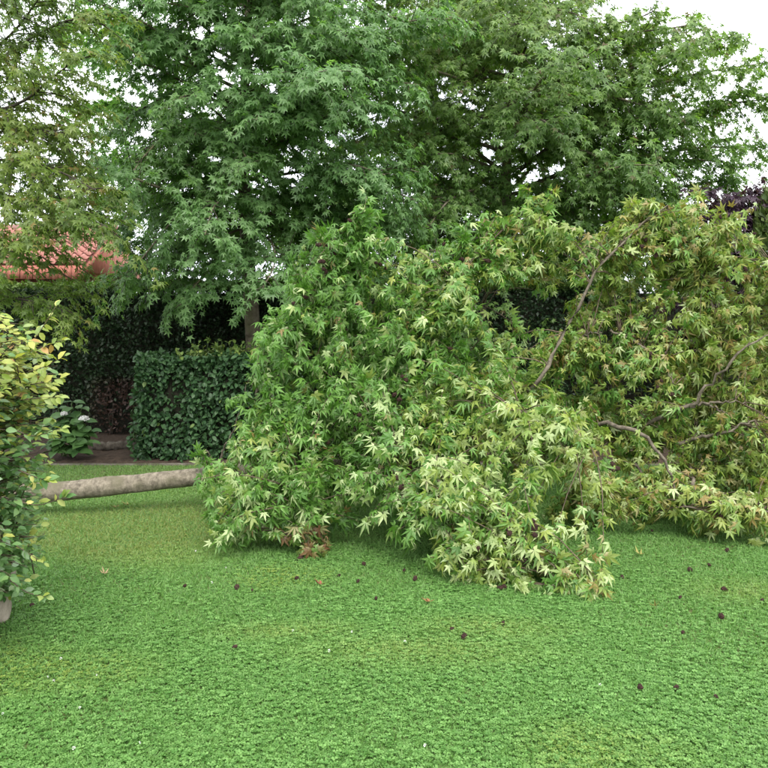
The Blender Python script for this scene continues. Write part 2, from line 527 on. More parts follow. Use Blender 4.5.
# ------------------------------------------------------------------ house behind the hedge
def house():
    x0, x1 = -11.7, -5.75
    yE, yR, zE, zR = 15.0, 16.75, 2.86, 3.78
    root = empty('house', ((x0 + x1) / 2, yE, 0))
    tag(root, 'low house with red clay tiled roof beyond the tall dark hedge', 'house')
    wv, wf = [], []
    v, f = box_arrays((x0 + 0.2, yE + 0.25, -0.02), (x1 - 0.2, yR + 1.6, 2.75))
    link('wall', tri_mesh('wall', v, f), M_BRICK, root)
    # gable roof deck
    d = 0.03
    rv = [(x0, yE, zE - d), (x1, yE, zE - d), (x1, yR, zR - d), (x0, yR, zR - d), (x0, 2 * yR - yE, zE - d), (x1, 2 * yR - yE, zE - d),
          (x0, yE, zE - d - 0.1), (x1, yE, zE - d - 0.1), (x0, 2 * yR - yE, zE - d - 0.1), (x1, 2 * yR - yE, zE - d - 0.1)]
    rf = [(0, 1, 2, 3), (3, 2, 5, 4), (6, 8, 9, 7), (0, 6, 7, 1), (4, 5, 9, 8), (0, 3, 4, 8, 6), (1, 7, 9, 5, 2)]
    roof = link('roof', tri_mesh('roof', rv, rf), M_BOARD, root)
    # pantiles: S-shaped section, shared mesh
    tw, tl, pitch = 0.185, 0.25, math.atan2(zR - zE, yR - yE)
    slope = math.hypot(zR - zE, yR - yE)
    sec = [(-0.5, 0.0), (-0.36, 0.035), (-0.2, 0.055), (-0.04, 0.035), (0.12, 0.0), (0.32, -0.012), (0.52, 0.004)]
    tv = []
    for yy, lift in ((0, 0.028), (tl, 0.0)):
        for sx, sz in sec: tv.append((sx * tw, yy, sz + lift))
        for sx, sz in sec: tv.append((sx * tw, yy, sz + lift - 0.014))
    k = len(sec)
    tf = []
    for i in range(k - 1):
        tf.append((i, i + 1, 2 * k + i + 1, 2 * k + i))
        tf.append((i, k + i, k + i + 1, i + 1))
    base = np.array(tv)
    meshes = []
    for q in range(5):
        me = tri_mesh('tile', base + rng.normal(size=base.shape) * 0.002, tf)
        me.materials.append(M_TILE); meshes.append(me)
    rows = int(slope / 0.205)
    cols = int(5.6 / tw)
    n = 0
    for r in range(rows):
        for c in range(cols):
            x = x1 - 0.14 - c * tw
            s = 0.205 * r
            o = bpy.data.objects.new('tile', meshes[random.randrange(5)])
            scene.collection.objects.link(o); o.parent = roof
            o.location = (x - root.location.x, yE - 0.03 + s * math.cos(pitch) - root.location.y, zE + s * math.sin(pitch) + 0.012 + random.uniform(0, 0.006))
            o.rotation_euler = (pitch - 0.04, random.uniform(-0.02, 0.02), random.uniform(-0.012, 0.012))
            n += 1
    # ridge cap
    me = tubes_mesh('ridge_cap', [(np.array([(x0, yR, zR), (x1, yR, zR)]), [0.09, 0.09])], 10)
    link('ridge_cap', me, M_TILE, roof)
    # vertical red boards under the eave
    me = None
    for c in range(45):
        x = x1 - 0.1 - c * 0.125
        v, f = box_arrays((-0.057, -0.012, -0.13), (0.057, 0.012, 0.13))
        if me is None:
            me = tri_mesh('eave_board', v, f); me.materials.append(M_BOARD)
        o = bpy.data.objects.new('eave_board', me); scene.collection.objects.link(o); o.parent = root
        o.location = (x - root.location.x, yE - 0.045 - root.location.y + random.uniform(-.004, .004), zE - 0.15 + random.uniform(-.006, .006))
house()

# ------------------------------------------------------------------ hedges
def hedge_points(lo, hi, faces, per_m2, depth=0.10, wob=0.05, seed=1):
    """points near the chosen faces of a box with their outward normals"""
    lo, hi = np.array(lo, float), np.array(hi, float)
    P_, N_ = [], []
    for ax, sg in faces:
        o = [a for a in range(3) if a != ax]
        area = (hi[o[0]] - lo[o[0]]) * (hi[o[1]] - lo[o[1]])
        n = int(area * per_m2)
        q = lo + rng.random((n, 3)) * (hi - lo)
        bump = (grid_noise(q[:, o[0]], q[:, o[1]], seed + ax * 3 + sg, 0.28) - 0.5) * 2 * wob + (grid_noise(q[:, o[0]], q[:, o[1]], seed + 17 + ax, 0.9) - 0.5) * 2 * wob
        q[:, ax] = (hi[ax] if sg > 0 else lo[ax]) + sg * (bump - rng.random(n) ** 1.5 * depth)
        nn = np.zeros((n, 3)); nn[:, ax] = sg
        P_.append(q); N_.append(nn)
    return np.vstack(P_), np.vstack(N_)

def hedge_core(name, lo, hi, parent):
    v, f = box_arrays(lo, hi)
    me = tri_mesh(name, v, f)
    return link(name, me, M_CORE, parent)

def tall_hedge():
    lo, hi = (-7.6, 11.2, 0.0), (8.2, 12.1, 2.28)
    root = empty('tall_hedge', (0.0, 11.65, 0.0))
    tag(root, 'tall dark green clipped hedge along the back of the garden', 'hedge')
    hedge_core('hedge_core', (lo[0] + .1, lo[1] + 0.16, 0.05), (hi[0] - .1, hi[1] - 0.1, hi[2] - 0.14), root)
    p, n = hedge_points(lo, hi, [(1, -1), (2, 1), (0, 1)], 1750, 0.16, 0.06, 21)
    thin = ((p[:, 0] > 3.0) | ((p[:, 0] > -0.9) & (p[:, 0] < 0.9))) & (rng.random(len(p)) < 0.7)
    p, n = p[~thin], n[~thin]
    keep = ~((p[:, 2] < 0.85) & (rng.random(len(p)) < (0.85 - p[:, 2]) * 1.0))
    p, n = p[keep], n[keep]
    m = len(p)
    d = norm(n * 0.5 + np.array([0, 0, 0.25]) + rnd(m, 0.55))
    nr = norm(n * 0.6 + np.array([0, 0, 0.6]) + rnd(m, 0.4))
    size = rng.uniform(0.045, 0.08, m)
    c = mixc((0.013, 0.031, 0.013), (0.028, 0.055, 0.021), rng.random(m))
    top = np.clip((p[:, 2] - 2.16) / 0.07, 0, 1)
    c = mixc(c, (0.15, 0.24, 0.045), top * (0.5 + 0.5 * rng.random(m)))            # lit top of the hedge, painted into the leaf colour
    brown = np.clip(1.0 - np.abs(p[:, 0] + 3.85) / 0.55, 0, 1) * np.clip((0.95 - p[:, 2]) / 0.25, 0, 1)
    c = mixc(c, (0.075, 0.045, 0.036), np.clip(brown * 2.2, 0, 1) * (rng.random(m) < 0.9))
    foliage(root, DIAMOND, p, d, nr, size, c, M_HEDGE, count=0)
    # bare stems at the foot
    st = []
    for i in range(60):
        x = rng.uniform(-7.2, 7.8)
        st.append((np.array([(x, 11.3, 0.02), (x + rng.normal(0, .04), 11.32, 0.5), (x + rng.normal(0, .08), 11.4, 1.0)]), [0.018, 0.014, 0.008]))
    for x, r in st: pass
    link('stems', tubes_mesh('stems', st, 5), M_DARKTWIG, root)['kind'] = 'stuff'
tall_hedge()

def clipped_hedge():
    lo, hi = (-2.98, 9.16, 0.03), (-1.05, 9.95, 1.30)
    root = empty('clipped_hedge', (-2.0, 9.55, 0.03))
    tag(root, 'low box-shaped clipped hedge with glossy leaves in front of the standing tree', 'hedge')
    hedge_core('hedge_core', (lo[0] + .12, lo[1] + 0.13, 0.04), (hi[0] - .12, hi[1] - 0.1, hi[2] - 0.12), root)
    p, n = hedge_points(lo, hi, [(1, -1), (2, 1), (0, -1), (0, 1)], 1950, 0.18, 0.075, 31)
    m = len(p)
    d = norm(n * 0.6 + np.array([0, 0, -0.35]) + rnd(m, 0.62))
    up = n[:, 2] > 0.5
    d[up] = norm(np.array([0, 0, 0.2]) + rnd(up.sum(), 0.6))
    nr = norm(n * 0.45 + np.array([0, 0, 0.8]) + rnd(m, 0.5))
    size = rng.uniform(0.045, 0.088, m)
    c = mixc((0.028, 0.072, 0.028), (0.068, 0.14, 0.054), rng.random(m))
    # loose pale shoots on top
    q, k = [], 0
    sp, sd, sc, tw = [], [], [], []
    for i in range(60):
        b = np.array([rng.uniform(-2.5, -1.3), rng.uniform(9.2, 9.8), 1.27])
        L = rng.uniform(0.05, 0.26) * rng.random() + 0.04
        t = b + np.array([rng.normal(0, 0.05), rng.normal(0, 0.05), L])
        tw.append((np.array([b, (b + t) / 2, t]), [0.004, 0.003, 0.002]))
        for j in range(7):
            f = rng.random()
            sp.append(b * (1 - f) + t * f); sd.append(norm(rng.normal(size=3) + np.array([0, 0, 0.3]))); sc.append(mixc((0.10, 0.19, 0.04), (0.24, 0.30, 0.08), rng.random()))
    sp, sd, sc = np.array(sp), np.array(sd), np.array(sc)
    p = np.vstack([p, sp]); d = np.vstack([d, sd]); c = np.vstack([c, sc])
    nr = np.vstack([nr, norm(np.array([0, -0.3, 1.0]) + rnd(len(sp), 0.4))])
    size = np.concatenate([size, rng.uniform(0.05, 0.075, len(sp))])
    foliage(root, OVAL, p, d, nr, size, c, M_HEDGE, count=300)
    link('shoots', tubes_mesh('shoots', tw, 4), M_STEM, root)['kind'] = 'stuff'
clipped_hedge()

# ------------------------------------------------------------------ standing trees
def bough_tree(name, label, base, height, r_trunk, env, n_limbs, tint_fn, leaf_size, bark, z_low, seed, extra=(), lean=(0, 0), count=0,
               spacing=0.045, tpl=LOBED_FAR, sec_gap=0.20, sag=0.25, clip=None, leaf_tpl=None, skip=0.0):
    global rng
    keep_rng = rng
    rng = np.random.default_rng(seed)
    root = empty(name, base)
    base = np.array(base, float)
    tag(root, label, 'tree')
    # trunk
    zs = np.linspace(-0.05, height, 26)
    tp = np.stack([base[0] + lean[0] * zs + 0.05 * np.sin(zs * 1.1 + seed), base[1] + lean[1] * zs + 0.05 * np.cos(zs * 0.9), base[2] + zs], -1)
    tr = r_trunk * np.clip(1 - zs / height * 0.93, 0.05, 1) * (1 + 0.5 * np.exp(-np.maximum(zs, 0) / 0.18))
    link('trunk', tubes_mesh('trunk', [(tp, tr)], 14, 0.02), bark, root)
    limbs = [np.asarray(e, float) for e in extra]
    ga = rng.random() * 6.28
    for i in range(n_limbs):
        z = z_low + (height * 0.94 - z_low) * ((i + rng.random() * 0.8) / n_limbs) ** 0.95
        phi = ga + i * 2.39996 + rng.normal(0, 0.25)
        R = np.interp(z, env[0], env[1]) * rng.uniform(0.42, 1.12)
        k = np.argmin(np.abs(tp[:, 2] - base[2] - z))
        b = tp[k]
        rise = rng.uniform(0.10, 0.62) * (0.5 + 0.8 * z / height) - sag * np.clip(1.4 - z / 2.6, 0, 1)
        R = min(R, max(0.35, np.interp(z + 1.1 * R * max(rise, 0), env[0], env[1]) * 1.08))
        t = np.linspace(0, 1, 9)
        dirx, diry = math.cos(phi), math.sin(phi)
        bend = rng.normal(0, 0.18)
        pts = np.stack([b[0] + R * (t * dirx - bend * t * t * diry), b[1] + R * (t * diry + bend * t * t * dirx),
                        b[2] + R * (rise * t * 1.6 - (0.35 + sag) * rise * t * t) - 0.10 * R * t ** 3], -1)
        pts += rng.normal(size=pts.shape) * 0.03 * t[:, None]
        limbs.append(pts)
    sec, tw = [], []
    lp, ld, ln = [], [], []
    for pts in limbs:
        L = np.linalg.norm(np.diff(pts, axis=0), axis=1).sum()
        pts = smooth_path(pts, 16)
        r0 = max(0.012, r_trunk * 0.22 * min(1.2, L / 3.2))
        sec.append((pts, np.linspace(r0, 0.006, 16)))
        ns = max(4, int(L / sec_gap))
        for j in range(ns):
            for sgn in (-1, 1):
                t = 0.16 + 0.84 * (j + rng.random()) / ns
                if rng.random() < skip: continue
                k = min(14, int(t * 15)); f = t * 15 - k
                b = pts[k] * (1 - f) + pts[k + 1] * f
                tan = norm(pts[k + 1] - pts[k])
                side = norm(np.cross(tan, (0, 0, 1.0))) * sgn
                a = rng.uniform(0.5, 1.25)
                dd = tan * math.cos(a) + side * math.sin(a) + np.array([0, 0, rng.normal(0.12, 0.42)])
                l2 = (0.32 + 0.62 * (1 - t) * min(1.5, L / 2.5)) * rng.uniform(0.6, 1.3)
                tt = np.linspace(0, 1, 5)[:, None]
                path = b + dd * l2 * tt + np.array([0, 0, -0.42 * l2]) * tt ** 2.2 + rng.normal(size=(5, 3)) * 0.02 * tt
                tw.append((path, np.linspace(0.007, 0.002, 5)))
                nl = int(l2 / spacing) + 3
                u = rng.random(nl) ** 0.75
                q = u * 4
                ki = np.minimum(q.astype(int), 3)
                fr = (q - ki)[:, None]
                bp = path[ki] * (1 - fr) + path[ki + 1] * fr
                out = norm(np.tile(dd, (nl, 1)) * 0.6 + rng.normal(size=(nl, 3)) * (0.75, 0.75, 0.45))
                lp.append(bp + out * rng.uniform(0.015, 0.10, nl)[:, None])
                rad = bp - np.array([base[0], base[1], 0]); rad[:, 2] = 0
                rad = norm(rad)
                ld.append(norm(out + rad * 0.25 + np.array([0, 0, -0.85])))
                ln.append(norm(np.array([0, 0, 0.75]) + rad * 0.75 + out * 0.3 + rng.normal(size=(nl, 3)) * 0.36))
    for it in sec:
        link('limb', tubes_mesh('limb', [it], 7, 0.03), bark, root)
    lp, ld, ln = np.vstack(lp), np.vstack(ld), np.vstack(ln)
    tube_keep = tw
    m = (lp[:, 2] < 7.2) | (rng.random(len(lp)) < 0.5)
    lp, ld, ln = lp[m], ld[m], ln[m]
    o = link('twigs', tubes_mesh('twigs', tube_keep, 3), M_DARKTWIG, root); o['kind'] = 'stuff'
    size = leaf_size * rng.uniform(0.7, 1.2, len(lp))
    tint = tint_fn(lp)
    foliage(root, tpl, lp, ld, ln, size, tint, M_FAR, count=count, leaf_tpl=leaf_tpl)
    print(name, 'leaves', len(lp), 'limbs', len(sec))
    rng = keep_rng
    return root

def tint_blue(p):
    n = len(p)
    c = mixc((0.105, 0.215, 0.07), (0.215, 0.36, 0.145), rng.random(n))
    clump = grid_noise(p[:, 0] + p[:, 1] * 0.6, p[:, 2], 5, 0.7)
    c = mixc(c, (0.135, 0.235, 0.065), np.clip((clump - 0.5) * 2, 0, 1) * rng.random(n))
    return mixc(c, (0.17, 0.27, 0.13), (rng.random(n) < 0.10) * rng.random(n))

def tint_mid(p):
    n = len(p)
    c = mixc((0.10, 0.195, 0.055), (0.205, 0.325, 0.095), rng.random(n))
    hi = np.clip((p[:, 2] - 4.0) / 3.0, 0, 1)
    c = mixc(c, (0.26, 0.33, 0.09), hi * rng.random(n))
    red = (rng.random(n) < 0.05)
    return mixc(c, (0.12, 0.08, 0.035), red * rng.random(n))

# bluish-green tree behind the clipped hedge; some boughs reach towards the camera
b1 = np.array([(250 - 384) / F * 10.7, 10.7, 0.05])
def bough(*pts): return [P(*q) for q in pts]
extra1 = [bough((250, 60, 10.6), (300, 22, 10.2), (350, 12, 9.9), (400, 18, 9.6)),
          bough((252, 205, 10.6), (310, 203, 10.4), (350, 210, 10.2), (395, 225, 10.0)),
          bough((252, 215, 10.6), (285, 212, 10.3), (300, 190, 10.0), (320, 178, 9.8)),
          bough((252, 130, 10.6), (262, 110, 9.9), (262, 108, 9.2), (256, 120, 8.7)),
          bough((252, 170, 10.6), (240, 150, 9.9), (242, 150, 9.3), (250, 165, 8.9)),
          bough((252, 80, 10.6), (250, 50, 9.9), (252, 40, 9.2), (260, 42, 8.7)),
          bough((252, 40, 10.6), (270, 5, 9.9), (290, -10, 9.2), (310, -5, 8.8)),
          bough((252, 230, 10.6), (280, 225, 10.0), (310, 225, 9.6), (335, 240, 9.3)),
          bough((255, 210, 10.6), (235, 200, 9.8), (215, 205, 9.0), (205, 235, 8.5)),
          bough((250, 150, 10.6), (225, 120, 9.9), (200, 100, 9.2), (185, 95, 8.7)),
          bough((255, 235, 10.6), (270, 240, 9.9), (275, 262, 9.3), (262, 290, 8.9)),
          bough((250, 190, 10.6), (200, 190, 10.0), (165, 230, 9.5), (125, 280, 9.2)),
          bough((250, 215, 10.6), (205, 225, 10.3), (175, 255, 10.0), (160, 290, 9.7)),
          bough((252, 160, 10.6), (300, 130, 9.8), (340, 110, 9.2), (370, 105, 8.8)),
          bough((250, 100, 10.6), (290, 60, 9.8), (330, 40, 9.2), (350, 35, 8.7)),
          bough((255, 200, 10.6), (320, 190, 10.2), (370, 185, 9.8), (415, 200, 9.4)),
          bough((250, 130, 10.6), (190, 120, 10.0), (150, 150, 9.5), (120, 190, 9.2)),
          bough((250, 225, 10.6), (200, 245, 10.2), (150, 262, 10.0), (105, 285, 9.8)),
          bough((252, 230, 10.6), (225, 255, 9.9), (200, 280, 9.5), (180, 305, 9.3)),
          bough((252, 220, 10.6), (300, 235, 10.4), (340, 250, 10.3), (380, 275, 10.2)),
          bough((250, 80, 10.6), (200, 50, 10.0), (150, 40, 9.5), (105, 50, 9.1)),
          bough((250, 110, 10.6), (190, 90, 10.3), (140, 110, 10.1), (100, 140, 9.9)),
          bough((250, 170, 10.6), (190, 165, 10.3), (140, 200, 10.1), (110, 240, 9.9)),
          bough((250, 50, 10.6), (220, 20, 10.0), (180, 5, 9.4), (140, 5, 9.0)),
          bough((252, 120, 10.6), (310, 90, 10.0), (370, 80, 9.6), (420, 85, 9.3)),
          bough((252, 180, 10.6), (310, 170, 10.0), (350, 165, 9.4), (385, 175, 9.0))]
bough_tree('sweetgum_tree', 'upright green sweetgum tree with grey trunk rising behind the low clipped hedge', b1, 9.2, 0.125,
           ([1.8, 3, 5, 7, 9.2], [2.2, 3.1, 3.1, 2.3, 0.4]), 66, tint_blue, 0.078, M_BARK, 2.35, 101, extra1, count=300, leaf_tpl=STAR_LOW, spacing=0.017, sec_gap=0.175)

b2 = np.array([2.05, 12.9, 0.05])
extra2 = [bough((520, 80, 12.8), (450, 60, 12.0), (400, 50, 11.6), (350, 48, 11.3)),
          bough((520, 30, 12.8), (470, 0, 12.2), (420, -5, 11.8), (370, 2, 11.5)),
          bough((520, 250, 12.8), (580, 262, 12.2), (630, 268, 11.9), (690, 262, 11.7)),
          bough((520, 235, 12.8), (460, 240, 12.4), (420, 245, 12.2), (370, 262, 12.0)),
          bough((520, 170, 12.8), (600, 110, 12.2), (680, 78, 11.7), (770, 62, 11.3)),
          bough((520, 190, 12.8), (640, 140, 12.2), (710, 108, 11.8), (780, 98, 11.4)),
          bough((520, 210, 12.8), (620, 165, 12.2), (700, 148, 11.8), (762, 150, 11.4)),
          bough((520, 110, 12.8), (590, 60, 12.2), (640, 45, 11.9), (690, 40, 11.6)),
          bough((520, 225, 12.8), (620, 200, 12.2), (690, 185, 11.8), (735, 180, 11.5)),
          bough((520, 150, 12.8), (590, 130, 11.8), (640, 118, 11.2), (700, 120, 10.8)),
          bough((520, 60, 12.8), (480, 30, 12.0), (450, 15, 11.4), (420, 5, 11.0)),
          bough((520, 60, 12.8), (510, 20, 11.8), (500, 5, 11.0), (490, -5, 10.6)),
          bough((520, 190, 12.8), (620, 150, 12.2), (690, 120, 11.8), (752, 92, 11.4)),
          bough((520, 170, 12.8), (600, 110, 12.3), (660, 70, 12.0), (712, 48, 11.7)),
          bough((515, 100, 12.8), (570, 60, 12.4), (610, 50, 12.2), (655, 62, 12.0)),
          bough((520, 210, 12.8), (610, 175, 12.0), (680, 160, 11.6), (745, 165, 11.2)),
          bough((520, 240, 12.8), (590, 225, 12.0), (640, 215, 11.6), (690, 205, 11.3)),
          bough((520, 160, 12.8), (530, 130, 11.5), (540, 120, 10.6), (550, 125, 9.9)),
          bough((520, 200, 12.8), (480, 190, 11.8), (450, 200, 11.0), (430, 225, 10.4)),
          bough((520, 100, 12.8), (470, 60, 11.8), (440, 40, 11.0), (420, 35, 10.4)),
          bough((520, 240, 12.8), (545, 240, 12.0), (575, 250, 11.6), (600, 270, 11.4)),
          bough((520, 240, 12.8), (480, 260, 11.8), (440, 275, 11.2), (410, 300, 10.9)),
          bough((520, 60, 12.8), (540, 20, 11.8), (560, 10, 11.2), (590, 20, 10.8)),
          bough((520, 220, 12.8), (470, 225, 12.2), (430, 235, 11.8), (380, 255, 11.5)),
          bough((520, 245, 12.8), (560, 240, 12.0), (610, 240, 11.6), (660, 235, 11.3)),
          bough((520, 140, 12.8), (470, 120, 12.0), (430, 120, 11.4), (400, 140, 11.0)),
          bough((520, 130, 12.8), (580, 150, 11.6), (620, 165, 10.9), (650, 185, 10.5)),
          bough((520, 80, 12.8), (580, 90, 11.6), (625, 100, 11.0), (670, 115, 10.6))]
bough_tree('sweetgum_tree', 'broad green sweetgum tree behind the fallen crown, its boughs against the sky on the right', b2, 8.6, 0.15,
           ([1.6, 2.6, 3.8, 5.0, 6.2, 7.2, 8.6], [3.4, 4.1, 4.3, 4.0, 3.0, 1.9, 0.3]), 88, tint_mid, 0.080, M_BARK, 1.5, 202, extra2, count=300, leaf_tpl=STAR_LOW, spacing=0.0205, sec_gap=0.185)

# olive tree whose boughs hang in from the left
def tint_olive(p):
    n = len(p)
    c = mixc((0.12, 0.185, 0.04), (0.22, 0.285, 0.07), rng.random(n))
    c = mixc(c, (0.27, 0.19, 0.06), (rng.random(n) < 0.10) * rng.random(n))
    return mixc(c, (0.10, 0.17, 0.035), (grid_noise(p[:, 0], p[:, 2], 15, 0.5) > 0.55) * 0.6)
b3 = np.array([-4.75, 7.9, 0.0])
extra3 = [bough((-75, 180, 7.9), (-20, 195, 7.5), (25, 205, 7.2), (70, 205, 7.0)),
          bough((-75, 140, 7.9), (-20, 130, 7.5), (25, 128, 7.2), (70, 135, 7.0)),
          bough((-75, 150, 7.9), (-30, 120, 7.6), (20, 103, 7.3), (52, 78, 7.0), (75, 60, 6.8)),
          bough((-75, 210, 7.9), (-20, 250, 7.5), (35, 246, 7.2), (75, 218, 6.9), (110, 228, 6.7)),
          bough((-75, 180, 7.9), (-30, 165, 7.6), (15, 160, 7.3), (60, 172, 7.0), (95, 190, 6.8)),
          bough((-75, 100, 7.9), (-20, 60, 7.6), (15, 30, 7.3), (45, -10, 7.0)),
          bough((-75, 120, 7.9), (-25, 80, 7.8), (20, 45, 7.7), (70, 20, 7.6), (105, 25, 7.4)),
          bough((-75, 240, 7.9), (-30, 285, 7.6), (5, 296, 7.4), (35, 302, 7.2), (62, 310, 7.1))]
bough_tree('olive_green_tree', 'yellowish olive-green tree with dark boughs hanging in at the left edge', b3, 7.0, 0.12,
           ([1.8, 3, 5, 7], [1.3, 1.75, 1.6, 0.4]), 20, tint_olive, 0.058, M_DARKTWIG, 2.2, 303, extra3, spacing=0.0145, sec_gap=0.15, count=0, skip=0.08)

# purple-leaved tree far right
def tint_purple(p):
    n = len(p)
    return mixc(mixc((0.030, 0.014, 0.030), (0.075, 0.035, 0.065), rng.random(n)), (0.19, 0.13, 0.16), (rng.random(n) < 0.12) * rng.random(n))
pb = P(724, 330, 9.9); pb[2] = 0.0
bough_tree('purple_leaved_tree', 'small dark purple-leaved tree peeping above the fallen crown at the right', pb, 3.42, 0.045,
           ([1.2, 2.2, 3.0, 3.4], [0.4, 0.45, 0.40, 0.2]), 34, tint_purple, 0.085, M_DARKTWIG, 1.4, 404, sec_gap=0.12, spacing=0.026)

# tree beyond the hedge, seen through the boughs
def tint_light(p):
    n = len(p)
    return mixc((0.09, 0.17, 0.04), (0.17, 0.26, 0.07), rng.random(n))
bough_tree('broadleaf_tree', 'light green broad-leaved tree beyond the hedge, glimpsed between the two sweetgum trees', (-0.9, 17.5, 0.0), 5.4, 0.13,
           ([1.2, 2.5, 4.2, 5.4], [2.2, 2.8, 2.3, 0.6]), 30, tint_light, 0.11, M_BARK, 1.4, 505, sec_gap=0.2, spacing=0.04)

# feathery conifer at the right edge
def conifer():
    c = P(786, 330, 9.6); c[2] = 0
    root = empty('conifer', c)
    tag(root, 'feathery yellow-green conifer at the right edge behind the fallen tree', 'tree')
    z = np.linspace(0, 3.3, 12)
    link('trunk', tubes_mesh('trunk', [(np.stack([c[0] + 0 * z, c[1] + 0 * z, z], -1), np.linspace(0.09, 0.01, 12))], 8), M_BARK, root)
    n = 15000
    h = rng.random(n) ** 0.8
    zz = 0.1 + 3.35 * h
    r = 1.0 * (1 - h) ** 0.55 * (0.75 + 0.3 * rng.random(n)) + 0.03
    a = rng.random(n) * 6.283
    r *= 1 + 0.18 * np.sin(a * 7 + zz * 3)
    out = np.stack([np.cos(a), np.sin(a), 0 * a], -1)
    p = c + out * r[:, None] + np.stack([0 * zz, 0 * zz, zz], -1)
    d = norm(out * 0.7 + np.array([0, 0, 0.8]) + rnd(n, 0.35))
    nr = norm(out + rnd(n, 0.5))
    col = mixc((0.06, 0.105, 0.03), (0.13, 0.18, 0.05), rng.random(n))
    leaf_cloud('foliage', DIAMOND, p, d, nr, rng.uniform(0.05, 0.12, n), col, M_HEDGE, root, kind='stuff')
conifer()

